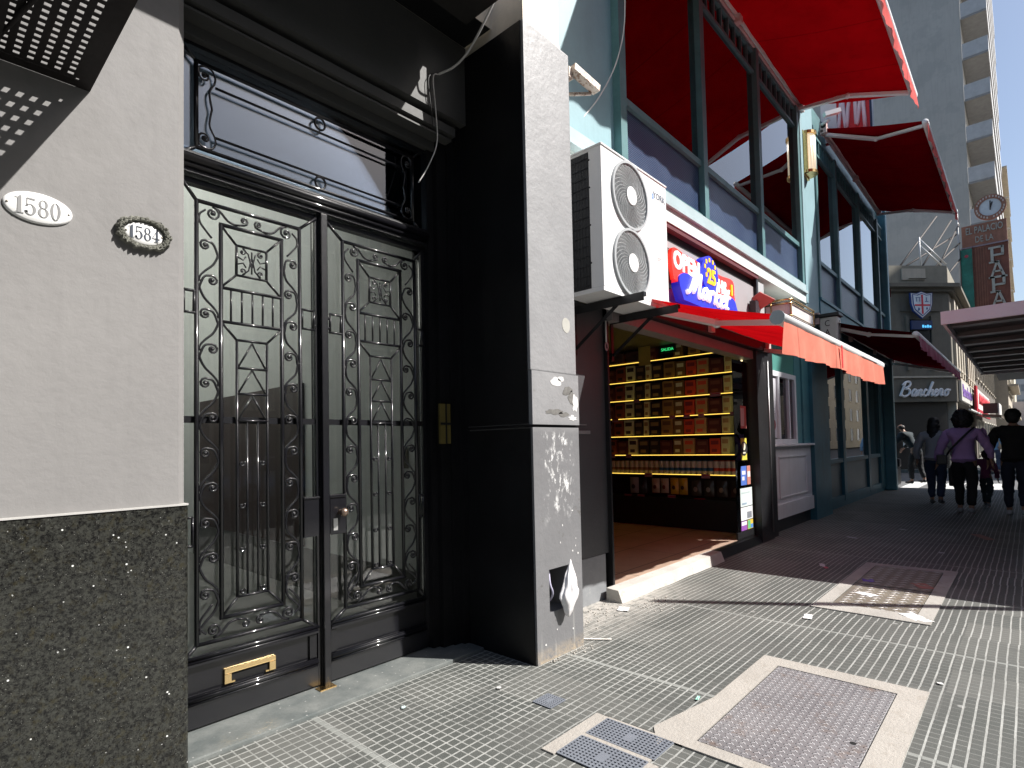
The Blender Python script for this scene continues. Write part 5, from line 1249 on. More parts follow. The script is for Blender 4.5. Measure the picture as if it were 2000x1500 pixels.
mb = MB(); mb.box(1.99, 2.20, 1.215, 1.262, -.02, .007); mb.box(1.99, 2.435, 1.615, 1.685, -.02, .007); mb.box(2.205, 2.232, 1.262, 1.6148, -.02, .0065); mb.box(2.42, 2.438, 1.215, 1.6148, -.02, .0068)
tag(mb.build("concrete_patch", CON2), "thin pinkish concrete surround of the two small gratings", "surround")
gridplate("drain_grate", "small grey plastic grating farther from the camera of the pair", 2.235, 2.418, 1.255, 1.61, .004, 9, 18); gridplate("drain_grate", "small grey plastic grating nearer the camera of the pair", 2.01, 2.20, 1.265, 1.612, .004, 9, 18)
gridplate("drain_grate", "tiny square grey grid set near the pillar foot", 2.325, 2.45, 1.90, 2.02, .003, 8, 8)
mb = MB(); mb.prism([(2.438, 1.665, .001), (2.438, 1.31, .001), (2.452, 1.31, .001), (2.448, 1.665, .001)], (0, 0, .0015)); tag(mb.build("pavement_crack", mat("crack_black", (.006, .005, .005), .95)), "black broken gap along the tile edge by the small gratings", "crack")

# litter
def paper(x, y, w_, h_, rot, col, label, nm):
    mb = MB(); c, s_ = math.cos(rot), math.sin(rot); n = 4; v = []; f = []
    for i in range(n + 1):
        for j in range(n + 1):
            u, q = (i / n - .5) * w_, (j / n - .5) * h_
            v.append((x + u * c - q * s_, y + u * s_ + q * c, .006 + .012 * abs(noise.noise(Vector((i * .9 + x * 7, j * .9 + y * 5, 0))))))
    for i in range(n):
        for j in range(n): f.append((i * (n + 1) + j, (i + 1) * (n + 1) + j, (i + 1) * (n + 1) + j + 1, i * (n + 1) + j + 1))
    mb.add(v, f); return tag(mb.build("paper_scrap", mat("scrap_" + nm, col, .7)), label, "litter", "paper scraps on the pavement")
for i, a in enumerate([(6.852, 1.722, .16, .05, .3, (.6, .58, .6), "pale folded scrap at the edge of the big shadow", "a"), (6.74, 1.66, .08, .04, .5, (.5, .1, .16), "small reddish wrapper next to the pale folded scrap", "b"),
    (5.80, 1.11, .16, .10, 1.0, (.75, .75, .76), "white scrap on the tread-plate cover", "c"), (6.42, .78, .22, .13, .5, (.36, .16, .13), "red-brown cardboard piece on the tread-plate cover", "d"),
    (4.80, 1.322, .13, .06, .2, (.75, .75, .74), "white paper strip between the two manhole covers", "e"), (5.27, .69, .22, .12, .8, (.8, .8, .8), "white crumpled tissue at the corner of the tread-plate cover", "f"),
    (8.39, .82, .10, .06, 0, (.4, .4, .42), "grey scrap in the shade before the walkers", "g"), (9.0, 1.87, .14, .05, 1.2, (.45, .45, .5), "small pale scrap in the shade near the kiosk", "h"), (10.0, .52, .5, .12, .4, (.3, .16, .14), "long brown cardboard strip in the shade behind the walkers", "i"),
    (6.37, 1.20, .12, .10, .3, (.16, .10, .45), "tiny violet packet at the edge of the shade", "j"), (4.094, 2.54, .11, .09, .4, (.8, .8, .8), "crumpled white scrap at the threshold corner", "k"), (3.35, 2.30, .20, .02, -.9, (.7, .66, .6), "thin pale wood sliver by the pillar foot", "l"),
    (10.2, 1.45, .12, .06, .9, (.5, .5, .5), "pale flake near the cafe window", "m"), (3.95, .42, .03, .025, .4, (.7, .7, .68), "tiny pale flake beside the large steel cover", "n"), (2.33, 2.28, .03, .025, .7, (.6, .6, .58), "small white flake on the tiles in front of the black jamb", "o"), (1.83, 2.5, .025, .02, .7, (.55, .68, .66), "tiny pale green shard in front of the door step", "p"), (2.92, 1.365, .05, .015, .2, (.35, .7, .55), "small mint green wrapper near the large steel cover", "q")]): paper(*a)
rb = MB()
for i in range(170):
    x = random.uniform(3.25, 4.7); y = 2.78 - abs(random.gauss(0, .13)) - (.28 if x > 4.2 else 0) ; s_ = random.uniform(.003, .010)
    if x < 3.25: y -= .45
    rb.ball((x, y, s_ * .4), s_, 5, 3, (1, random.uniform(.6, 1), .6))
for i in range(40):
    x = random.uniform(2.8, 3.25); rb.ball((x, 2.30 - abs(random.gauss(0, .03)), .003), random.uniform(.003, .007), 5, 3)
tag(rb.build("rubble_crumbs", mat("rubble", (.48, .45, .40), .9, var=.3)), "pale mortar crumbs along the foot of the wall", "rubble", None, "stuff")

# ================================================================ BUS SHELTER AND POLES
BS = thing("bus_shelter", "grey flat-roofed bus shelter with dark ribbed underside at the right", "bus shelter", (11, -.7, 0))
mb = MB(); FX0, FX1, FY0, FY1 = 7.55, 14.4, -2.1, .65
mb.box(FX0, FX0 + .04, FY0, FY1, 2.585, 2.722); mb.box(FX1 - .04, FX1, FY0, FY1, 2.585, 2.722); mb.box(FX0 + .04, FX1 - .04, FY1 - .03, FY1, 2.60, 2.722); mb.box(FX0 + .04, FX1 - .04, FY0, FY0 + .03, 2.585, 2.722)
mb.box(FX0 + .04, FX1 - .04, FY0 + .03, FY1 - .03, 2.70, 2.722); mb.build("roof", mat("lilac_grey_metal", (.62, .55, .60), .5, var=.04), BS)
mb = MB(); mb.box(FX0 + .045, FX1 - .045, FY0 + .035, FY1 - .035, 2.66, 2.695); mb.build("ceiling_panel", mat("dark_ceiling_panel", (.05, .045, .045), .5), BS)
for i in range(8):
    X = FX0 + .35 + i * .85; boxobj("ceiling_rib", (X, X + .16, FY0 + .04, FY1 - .05, 2.605, 2.658), mat("rib_metal", (.10, .09, .09), .35, .3), BS)
for X in (8.6, 13.2): mb = MB(); mb.cbox(X - .06, X + .06, -1.96, -1.84, 0, 2.6, c=.01); mb.build("post", DARKMETAL, BS)
mb = MB(); mb.box(8.9, 20.5, -5.6, -2.13, 2.70, 2.80); mb.box(14.45, 20.5, -2.125, .55, 2.90, 3.0)  # out of sight, added only to extend the shaded ground
for X in (9.2, 12, 16, 20): mb.box(X, X + .12, -5.2, -5.08, 0, 2.70)
tag(mb.build("shade_canopy", mat("canopy_dark", (.05, .05, .05), .6)), "dark flat street canopy behind the bus shelter", "canopy")
t = thing("sign_pole", "tall slim steel sign pole standing at the kerb", "pole", (7.42, -1.98, 0)); mb = MB(); mb.tube([(7.42, -1.98, 0), (7.42, -1.98, 5.4)], .055, 12); mb.build("post", STEEL, t)
mb = MB(); mb.disc((7.42, -1.98, 0), (0, 0, 1), 0, .10, .03, 12); mb.build("foot", STEEL, t)

# ================================================================ BACKGROUND
def facade(root, x0, x1, y, z0, z1, nx, nz, ww, wh, fmt, gmt, facing, sill=.06, depth=.12):
    """windows on a wall plane. facing '-y': plane y, across x ; '-x': plane x=y(value), across y range x0..x1"""
    src = None
    for i in range(nx):
        for k in range(nz):
            cx = x0 + (x1 - x0) * (i + .5) / nx; cz = z0 + (z1 - z0) * (k + .5) / nz
            if src is None:
                mb = MB(); ox, oy, oz = root['_o'];
                def B(a, b_, c, d, e0, e1):
                    if facing == '-y': mb.box(cx + a, cx + b_, y - e1, y - e0, cz + c, cz + d)
                    elif facing == '+y': mb.box(cx + a, cx + b_, y + e0, y + e1, cz + c, cz + d)
                    else: mb.box(y - e1, y - e0, cx + a, cx + b_, cz + c, cz + d)
                B(-ww / 2 - .08, -ww / 2, -wh / 2, wh / 2, 0.001, .06); B(ww / 2, ww / 2 + .08, -wh / 2, wh / 2, 0.001, .06); B(-ww / 2 - .08, ww / 2 + .08, wh / 2, wh / 2 + .1, 0.001, .07); B(-ww / 2 - .12, ww / 2 + .12, -wh / 2 - .1, -wh / 2, 0.001, .14); B(-.03, .03, -wh / 2, wh / 2, .012, .03)
                o = mb.build("window", fmt, root); mb = MB(); B(-ww / 2, ww / 2, -wh / 2, wh / 2, .002, .010); p = mb.build("pane", gmt, o); src = (o, cx, cz)
            else:
                c = copy_tree(src[0], root); d = (cx - src[1], cz - src[2])
                c.location = Vector((d[0], 0, d[1])) if facing != '-x' else Vector((0, d[0], d[1]))
WPANE = mat("far_window_glass", (.03, .035, .045), .12, spec=.8); WFR = mat("far_window_frame", (.5, .48, .42), .6)
# corner pizzeria building
BC_ = thing("corner_pizzeria", "grey-brown corner building with chamfered front and script sign across the side street", "building", (31, 5, 0))
A = (29.2, 4.3); B_ = (31.25, 2.38)
STONE = mat("brown_grey_stone", (.17, .155, .125), .8, var=.12, streak=.3); STONE_L = mat("pale_street_render", (.50, .45, .37), .8, var=.1, streak=.3)
def chp(zz0, zz1, e, y1=16, x1=45): # footprint grown by e
    pts = [(A[0] - e, y1), (A[0] - e, A[1] - e * .4), (B_[0] - e * .4, B_[1] - e), (x1, B_[1] - e), (x1, y1)]
    return [(x, y, zz0) for x, y in pts], zz1 - zz0
for nm, z0, z1, e, mt in (("ground_floor", 0, 2.92, -.25, mat("shop_dark_front", (.012, .012, .012), .5)), ("sign_fascia", 2.93, 3.96, .12, STONE), ("fascia_ledge", 3.965, 4.04, .2, STONE_L), ("wall", 4.05, 7.75, 0, STONE), ("cornice", 7.90, 8.06, .42, STONE), ("cornice_bed", 7.755, 7.895, .18, STONE), ("parapet", 8.065, 8.95, -.02, mat("parapet_stone", (.27, .25, .20), .8, var=.12, streak=.3))):
    p, h = chp(z0, z1, e); mb = MB(); mb.prism(p, (0, 0, h)); mb.build(nm, mt, BC_)
cd = (Vector((B_[0], B_[1], 0)) - Vector((A[0], A[1], 0))).normalized(); cn = Vector((cd.y, -cd.x, 0))
if cn.x > 0: cn = -cn
mid = (Vector((A[0], A[1], 0)) + Vector((B_[0], B_[1], 0))) / 2
def cpt(u, z, out=0): p = mid + cd * u + cn * out; return Vector((p.x, p.y, z))
def cbx(mb, u0, u1, z0, z1, o0, o1):
    a = [cpt(u0, z0, o0), cpt(u1, z0, o0), cpt(u1, z1, o0), cpt(u0, z1, o0)]; b_ = [cpt(u0, z0, o1), cpt(u1, z0, o1), cpt(u1, z1, o1), cpt(u0, z1, o1)]; mb.hexa(a, b_)
mb = MB(); cbx(mb, -.55, .45, 4.5, 6.55, .0, .05); mb.build("corner_window", mat("deep_window", (.01, .012, .015), .2), BC_)
mb = MB(); cbx(mb, -.7, -.56, 4.3, 6.7, .0, .10); cbx(mb, .46, .6, 4.3, 6.7, .0, .10); cbx(mb, -.45, .35, 8.35, 8.36, .02, .09); cbx(mb, -.9, .9, 6.9, 6.95, .0, .08); mb.build("window_surround", STONE, BC_)
mb = MB(); cbx(mb, -.75, .35, 8.30, 8.80, -.02, .03); mb.build("parapet_recess", STONE_L, BC_)
mb = MB()
for i in range(9): mb.box(32.2 + i * 1.35, 32.75 + i * 1.35, 2.26, 2.40, 4.2, 7.6)
mb.build("pilaster_strip", STONE_L, BC_)
facade(BC_, 32.75, 43.55, 2.38, 4.3, 7.4, 8, 1, .7, 2.6, STONE_L, WPANE, '-y')
# script lettering
BAN = [[(.02, .02), (.10, .55), (.18, .98)], [(.02, .78), (.20, 1.0), (.46, .98), (.46, .72), (.20, .55), (.50, .48), (.54, .18), (.30, .0), (.08, .10)],
       [(.92, .45), (.78, .46), (.70, .2), (.80, .02), (.92, .3), (.94, .46), (.92, .05), (1.02, .1), (1.10, .45), (1.08, .02)], [(1.10, .3), (1.24, .46), (1.26, .05), (1.38, .12)],
       [(1.62, .40), (1.50, .46), (1.42, .2), (1.52, .02), (1.66, .12), (1.82, .7), (1.86, 1.0), (1.78, .6), (1.74, .02)], [(1.76, .25), (1.92, .45), (1.94, .05), (2.06, .14)],
       [(2.10, .22), (2.26, .34), (2.20, .46), (2.10, .3), (2.16, .02), (2.32, .12), (2.42, .46), (2.54, .42), (2.52, .05), (2.62, .1)], [(2.86, .46), (2.72, .3), (2.78, .02), (2.94, .15), (2.90, .44), (2.84, .40), (3.04, .42)]]
t = thing("script_sign", "pale script lettering Banchero on the corner building's grey fascia", "sign", tuple(cpt(0, 3.3, .2)))
script(BAN, cpt(-1.24, 3.16, .20), cd, (0, 0, 1), .62, .050, mat("pale_script_letters", (.86, .87, .90), .4), "lettering", t, 0, 1.2)
# shield emblem
t = thing("shield_emblem", "white shield with red cross and blue rim high on the corner building", "emblem", tuple(cpt(-.1, 7.2, .3)))
def shield(s, o0, o1, mt, nm):
    pts = [(-.52, .5), (-.26, .46), (0, .56), (.26, .46), (.52, .5), (.50, .0), (.40, -.32), (0, -.66), (-.40, -.32), (-.50, .0)]
    mb = MB(); a = [cpt(-.12 + u * s, 7.17 + v * s, o0) for u, v in pts]; mb.prism(a, cn * (o1 - o0)); mb.build(nm, mt, t)
shield(.98, .22, .30, mat("shield_blue", (.02, .06, .25), .4), "blue_rim"); shield(.92, .301, .31, WHITE, "white_edge"); shield(.84, .311, .318, mat("shield_navy", (.03, .08, .30), .4), "inner_rim"); shield(.76, .319, .33, mat("shield_face", (.72, .78, .85), .4), "face")
mb = MB(); cbx(mb, -.16, -.08, 6.72, 7.56, .331, .338); cbx(mb, -.47, .23, 7.07, 7.14, .331, .3375); mb.build("red_cross", mat("cross_red", (.65, .02, .05), .4), t)
mb = MB(); cbx(mb, -.40, -.36, 7.26, 7.42, .331, .336); cbx(mb, -.26, -.22, 7.26, 7.42, .331, .336); cbx(mb, -.42, -.20, 7.42, 7.45, .331, .336); cbx(mb, .0, .16, 7.24, 7.28, .331, .336); cbx(mb, .05, .10, 7.28, 7.44, .331, .336)
mb.ball(tuple(cpt(-.31, 6.93, .33)), .075, 6, 4, (.3, 1, 1)); mb.ball(tuple(cpt(.07, 6.96, .33)), .06, 6, 4, (.3, 1, 1)); mb.build("quarter_devices", mat("shield_device", (.18, .24, .40), .4), t)
# blue blade below the shield
t = thing("blue_sign", "dark blue lit sign below the shield", "sign", tuple(cpt(-.05, 6.3, .3))); mb = MB(); cbx(mb, -.55, .42, 6.08, 6.46, .12, .20); mb.build("board", mat("dark_blue_board", (.005, .03, .12), .4), t)
for q_ in range(4): mb = MB(); cbx(mb, -.06 + q_ * .11, .02 + q_ * .11, 6.15, 6.27 - .03 * (q_ % 2), .201, .21); mb.build("glowing_character", mat("cyan_glow", (.1, .5, .8), .4, emit=(.1, .5, .9), es=.6), t)
# street-side shop signs
def flatsign(x0, x1, z0, z1, y, col, label, words, tc, nm, size, off=0):
    t = thing("shop_sign", label, "sign", ((x0 + x1) / 2, y, z0), "shop signs along the far pavement"); boxobj("board", (x0, x1, y, y + .10, z0, z1), mat("board_" + nm, col, .5), t)
    if words: text("lettering", words, ((x0 + x1) / 2, y - .012, (z0 + z1) / 2), (1, 0, 0), (0, 0, 1), size, mat("letters_" + nm, tc, .5), t, .02, bold=.02, sx=1.9)
    return t
flatsign(32.0, 38.2, 3.0, 3.9, 2.13, (.62, .60, .55), "cream fascia sign with purple script along the corner building", "Banchero", (.22, .12, .40), "cream", .75)
flatsign(38.8, 39.9, 2.7, 4.1, 1.98, (.50, .01, .03), "narrow solid red end panel of the red and white sign", None, None, "redend", .5)
wsg = flatsign(39.92, 52.5, 2.9, 4.0, 2.0, (.72, .70, .68), "white sign with blurred red strokes past the corner building", None, (.65, .04, .06), "white", .95)
for q_ in range(9):
    mb = MB(); mb.tube(cr([(41 + q_ * 1.2, 1.98, 3.2), (41.3 + q_ * 1.2, 1.98, 3.75), (41.6 + q_ * 1.2, 1.98, 3.3 + .15 * (q_ % 3)), (41.9 + q_ * 1.2, 1.98, 3.6)], 4), .07, 5)
    mb.build("sign_stroke", mat("letters_white", (.65, .04, .06), .5), wsg)
flatsign(39.92, 52.5, 2.55, 2.88, 1.98, (.40, .01, .03), "dark red strip under the white sign", None, None, "strip", .5)
for i in range(3):
    t = thing("light_fitting", ["long white tube light under the fascia, nearest", "white tube light under the fascia, middle one", "white tube light under the fascia, farthest"][i], "lamp", (34 + i * 5, 2.0, 2.6), "tube lights under the fascia")
    mb = MB(); mb.bar((33.2 + i * 5, 1.95, 2.62), (37.4 + i * 5, 1.95, 2.62), .10, .06, (0, 0, 1)); mb.build("tube", mat("white_tube", (.8, .8, .78), .4), t)
mb = MB(); mb.box(31.6, 31.9, 2.30, 2.36, 0, 2.92); mb.box(31.6, 31.66, 2.36, 4.0, 1.0, 2.9); tag(mb.build("doorframe_post", STONE_L), "pale door post at the corner building's street side", "post")
# low planters / boards at the foot of the corner building
t = thing("menu_board", "white double menu board on the dark front of the corner building", "board", tuple(cpt(-1.0, 1, .1)))
mb = MB(); cbx(mb, -1.02, -.84, .95, 1.28, .0, .04); cbx(mb, -.80, -.62, .95, 1.28, .0, .04); mb.build("sheet", WHITE, t)
mb = MB(); cbx(mb, -.45, -.36, .72, .94, .0, .04); mb.build("small_sheet", WHITE, t)
# row behind the corner building
ROW = thing("terrace_building", "dark older building with shop fronts beyond the corner building", "building", (50, 5, 0))
mb = MB(); mb.box(45.05, 75, 2.4, 15, 0, 9.0); mb.build("wall", mat("dark_old_wall", (.16, .14, .12), .8, var=.2, streak=.4), ROW)
facade(ROW, 45.5, 74, 2.4, 4.3, 8.6, 10, 1, 1.1, 2.6, STONE_L, WPANE, '-y')
facade(ROW, 45.5, 74, 2.4, .2, 2.4, 8, 1, 2.4, 2.1, WFR, WPANE, '-y')
# party-wall tower with balconies
TW = thing("apartment_tower", "tall tower with a blank grey party wall and stacked balconies on its street side", "building", (60, 8, 0))
mb = MB(); mb.box(50, 80, 2.42, 16, 9.02, 44)
mb.build("party_wall", mat("grey_party_wall", (.50, .485, .45), .85, var=.08, vscale=.35, streak=.25, dirt=((.38, .38, .36), .6, .5, .4)), TW)
src = None
for k in range(12):
    z = 10.2 + k * 2.93
    if src is None:
        mb = MB(); mb.box(50.02, 76, 1.02, 2.41, z - .14, z); b0 = mb.build("balcony", mat("balcony_slab_beige", (.34, .335, .33), .8, var=.12), TW)
        mb = MB(); mb.box(50.0, 50.1, 1.0, 2.41, z + .001, z + 1.02); mb.box(50.1, 76, 1.0, 1.08, z + .001, z + 1.02); mb.build("parapet", mat("balcony_white", (.55, .55, .55), .7, var=.1), b0)
        mb = MB()
        for i in range(6): mb.box(53 + i * 4, 54.6 + i * 4, 2.395, 2.41, z + .1, z + 2.2)
        mb.build("balcony_door", WPANE, b0); src = b0
    else:
        c = copy_tree(src, TW); c.location = (0, 0, k * 2.93)
mb = MB(); mb.box(76.2, 95, 1.4, 14, 0, 33); t2 = thing("beige_block", "narrow beige apartment block beyond the tower", "building", (85, 6, 0)); mb.build("wall", STONE_L, t2)
facade(t2, 77, 94, 1.4, 2, 31, 6, 9, 1.4, 1.6, WFR, WPANE, '-y')
mb = MB()
for i in range(9): mb.box(76.3, 94, .6, 1.39, 3.2 + i * 3.2, 3.4 + i * 3.2)
mb.build("balcony_slabs", STONE_L, t2)
# roof struts of the old neon sign
def strut(pts, label):
    mb = MB()
    for a, b_ in pts: mb.tube([a, b_], .035, 5)
    return mb
t = thing("roof_scaffold", "rusty diagonal struts and white braces on the corner building's roof", "scaffold", (34, 3.5, 8.95))
mb = MB()
for a, b_ in (((30.6, 4.2, 8.9), (37.5, 3.2, 13.2)), ((30.6, 4.2, 8.9), (37.5, 2.4, 12.0)), ((31.4, 3.4, 8.95), (37.5, 2.6, 12.8)), ((32.0, 3.1, 8.95), (37.8, 2.3, 11.6)), ((32.4, 2.9, 8.95), (37.8, 2.3, 12.6)), ((33.4, 2.6, 8.95), (37.9, 2.3, 10.8))): mb.tube([a, b_], .04, 5)
mb.build("strut", mat("rust_iron", (.06, .05, .045), .7, .2), t)
for a, b_ in (((31.0, 3.3, 8.9), (31.0, 3.3, 10.4)), ((32, 3.4, 10.6), (32.5, 2.5, 9.3)), ((32, 3.4, 10.3), (32.5, 2.6, 9.2)), ((37.8, 2.35, 8.9), (37.8, 2.35, 13.4))): mb = MB(); mb.tube([a, b_], .035, 5); mb.build("brace", mat("pale_iron", (.5, .5, .5), .5, .2), t)
# vertical blade sign with clock
PS = thing("blade_sign", "tall brown vertical blade sign with letters PAPA under a round clock", "sign", (38, 1.3, 5))
BR = mat("brown_sign_metal", (.20, .07, .045), .6, .1, var=.2, streak=.5); BRL = mat("light_brown_sign_metal", (.33, .15, .10), .6, .1, var=.2, streak=.4); LET = mat("aged_letter_metal", (.42, .42, .38), .5, .1)
boxobj("name_board", (38.0, 38.5, .42, 2.22, 11.33, 12.46), BRL, PS)
boxobj("letter_board", (38.0, 38.5, .40, 1.27, 5.2, 11.32), BR, PS)
boxobj("bronze_fin", (38.02, 38.48, 1.27, 1.80, 5.1, 11.30), BRL, PS)
mb = MB()
for i in range(5): mb.box(37.97, 38.02, 1.32 + i * .1, 1.35 + i * .1, 5.1, 11.2)
mb.build("fin_ribs", BR, PS)
boxobj("board_ledge", (37.93, 38.55, .38, 2.26, 11.26, 11.325), mat("ledge_lilac", (.30, .24, .28), .5), PS)
text("top_lettering", "EL PALACIO", (37.98, 1.31, 12.14), (0, -1, 0), (0, 0, 1), .50, LET, PS, .06, sx=.56, bold=.004)
text("lower_lettering", "DE LA", (37.98, 1.32, 11.63), (0, -1, 0), (0, 0, 1), .46, LET, PS, .06, sx=.60)
def slab(ch, zc):
    mb = MB(); y0, y1 = 1.18, .52; X0, X1 = 37.93, 37.99
    def b2(u0, u1, v0, v1): mb.box(X0, X1, y0 + (y1 - y0) * u0, y0 + (y1 - y0) * u1, zc + v0 * .85, zc + v1 * .85)
    def q(pts): mb.prism([(X0, y0 + (y1 - y0) * u, zc + v * .85) for u, v in pts], (X1 - X0, 0, 0))
    if ch == 'P': b2(.0, .85, .88, 1.0); b2(.12, .30, .12, .88); b2(.0, .45, .0, .11); b2(.75, .92, .5, .99); b2(.30, .9, .42, .54)
    else: q([(.05, .1), (.2, .1), (.55, 1), (.42, 1)]); q([(.42, 1), (.58, 1), (.95, .1), (.78, .1)]); b2(-.05, .30, .0, .1); b2(.68, 1.05, .0, .1); b2(.25, .75, .36, .46); b2(.3, .62, .94, 1.03)
    mb.build("letter", LET, PS)
for c, z in zip("PAPA", (10.25, 9.47, 8.72, 7.92)): slab(c, z)
ck = MB(); ck.disc((38.0, 1.02, 13.17), (-1, 0, 0), .44, .64, .14, 40); ck.build("clock_rim", BRL, PS)
ck = MB(); ck.disc((38.0, 1.02, 13.17), (-1, 0, 0), 0, .44, .10, 40); cf = ck.build("clock_face", mat("clock_white", (.62, .66, .70), .4), PS)
mb = MB(); mb.bar((37.88, 1.02, 13.02), (37.88, 1.01, 13.50), .05, .01, (1, 0, 0)); mb.bar((37.87, 1.02, 13.12), (37.87, .93, 13.42), .06, .01, (1, 0, 0)); mb.build("clock_hand", INK, cf)
mb = MB()
for i in range(26):
    a = 2 * math.pi * i / 26
    if i % 7 == 6: continue
    mb.box(37.845, 37.859, 1.02 + .545 * math.sin(a) - .03, 1.02 + .545 * math.sin(a) + .03, 13.17 + .545 * math.cos(a) - .05, 13.17 + .545 * math.cos(a) + .05)
mb.build("rim_marks", mat("rim_letter", (.6, .5, .45), .5), PS)
t = thing("green_billboard", "green and teal vertical billboard beside the brown blade sign", "billboard", (37.9, 2.05, 8.5))
boxobj("green_panel", (37.9, 38.1, 1.82, 2.30, 6.9, 11.22), mat("green_print", (.02, .22, .16), .4, var=.6, vscale=1.1), t)
mb = MB(); mb.box(37.85, 38.12, 2.305, 2.36, 6.9, 11.3); mb.box(37.85, 38.12, 1.80, 1.815, 6.9, 11.3); mb.build("frame", BR, t)
mb = MB(); mb.disc((37.9, 2.06, 10.85), (-1, 0, 0), 0, .08, .01, 14); mb.build("red_dot", mat("dot_red", (.5, .05, .08), .5), t)
# dark canopy lantern box and hanging eaves further down
t = thing("projecting_sign", "dark boxy projecting shop sign with one white side far down the pavement", "sign", (40.5, 1.5, 2.4))
boxobj("dark_box", (40, 40.6, 1.18, 1.80, 2.62, 3.16), mat("dark_brown_box", (.04, .025, .025), .5), t); boxobj("white_side", (40.05, 43.5, 1.12, 1.178, 2.35, 3.15), WHITE, t)
mb = MB(); mb.hexa([(39.9, 1.85, 2.5), (39.9, 1.05, 2.35), (44, 1.05, 2.35), (44, 1.85, 2.5)], [(39.9, 1.85, 2.60), (39.9, 1.05, 2.50), (44, 1.05, 2.50), (44, 1.85, 2.60)]); mb.build("under_eave", mat("eave_brown", (.10, .08, .06), .6), t)
# far end of the street
FB = thing("cream_building", "cream older building with balconied windows at the far end of the street", "building", (72, 1.2, 0))
mb = MB(); mb.box(100, 115, 1.2, 8, 0, 16); mb.build("wall", mat("cream_far_wall", (.62, .58, .46), .8, var=.08), FB)
facade(FB, 1.5, 7.5, 100, 3.0, 15, 3, 4, .9, 1.7, mat("cream_trim", (.75, .72, .62), .7), mat("grey_shutter", (.42, .45, .44), .7), '-x')
FG2 = thing("office_block", "pale grey distant office block closing the street", "building", (130, -1, 0))
mb = MB(); mb.box(130, 150, -9.5, 8, 0, 16.5); mb.build("wall", mat("pale_far_wall", (.50, .52, .54), .8, var=.05), FG2)
facade(FG2, -9, 7, 130, 3, 16, 9, 5, 1.0, 1.2, mat("pale_far_trim", (.5, .52, .55), .7), mat("far_pane", (.25, .28, .31), .3), '-x')
t = thing("low_white_building", "low white building and hoarding behind the distant walkers", "building", (95, -1, 0)); mb = MB(); mb.box(95, 99, -8, 1.9, 0, 5.6); mb.build("wall", mat("low_white_wall", (.55, .53, .56), .8, var=.05), t)
boxobj("dark_opening", (94.9, 95.0, -.9, -.1, 4.1, 4.9), mat("dark_brown_opening", (.10, .08, .08), .6), t)
# opposite side of the street (seen in reflections)
OPP = thing("opposite_building", "beige apartment row across the street seen in window reflections", "building", (2, -15, 0))
mb = MB(); mb.box(5, 21.3, -27, -15, 0, 12.0); mb.build("wall", mat("beige_row_wall", (.38, .34, .28), .8, var=.12, streak=.3), OPP)
facade(OPP, 5.5, 20, -15, .5, 12, 6, 4, 1.3, 1.9, STONE_L, WPANE, '+y')
OP0 = thing("opposite_block", "unseen dark brown block across the street, built tall and dark to cut sky light", "building", (-12, -15, 0))
mb = MB(); mb.box(-40, 4.9, -27, -15, 0, 17); mb.build("wall", mat("dark_block_wall", (.14, .12, .10), .8, var=.12, streak=.3), OP0)  # height and dark walls chosen to keep sky light out of the street
facade(OP0, -39, 4, -15, .5, 16.5, 12, 5, 1.5, 2.0, STONE_L, WPANE, '+y')
for nm_, x0, x1, h, lb in (("opposite_shade_block", 21.4, 24.6, 25.0, "unseen grey block across the street by the corner, sized to cast shade"), ("opposite_shade_block", 24.61, 31.2, 30.0, "unseen higher grey block across the street, sized to cast shade"), ("opposite_shade_block", 40.2, 43.0, 32.0, "unseen narrow block across the street, added to shade the chamfered corner")):  # unseen blocks, sized and spaced to throw shade on this side
    q_ = thing(nm_, lb, "building", (x0, -15, 0), "unseen tall blocks casting shade from across the street"); mb = MB(); mb.box(x0, x1, -22, -15, 0, h); mb.build("wall", mat("grey_block_wall", (.26, .26, .26), .8, var=.12, streak=.3), q_)
    facade(q_, x0 + .2, x1 - .2, -15, .5, h - 1, max(1, int((x1 - x0) / 2.2)), 7, 1.3, 1.8, STONE_L, WPANE, '+y')
OP3 = thing("opposite_terrace", "low pale row farther down the opposite pavement", "building", (60, -15, 0))
mb = MB(); mb.box(44, 120, -27, -15, 0, 14); mb.build("wall", mat("beige_row_wall", (.38, .34, .28), .8, var=.12, streak=.3), OP3)
facade(OP3, 45, 119, -15, .5, 13, 16, 4, 1.6, 1.9, STONE_L, WPANE, '+y')
struct(sheet("opposite_pavement", -30, 18.9, -15, -12, 0, CONCRETE, .14))

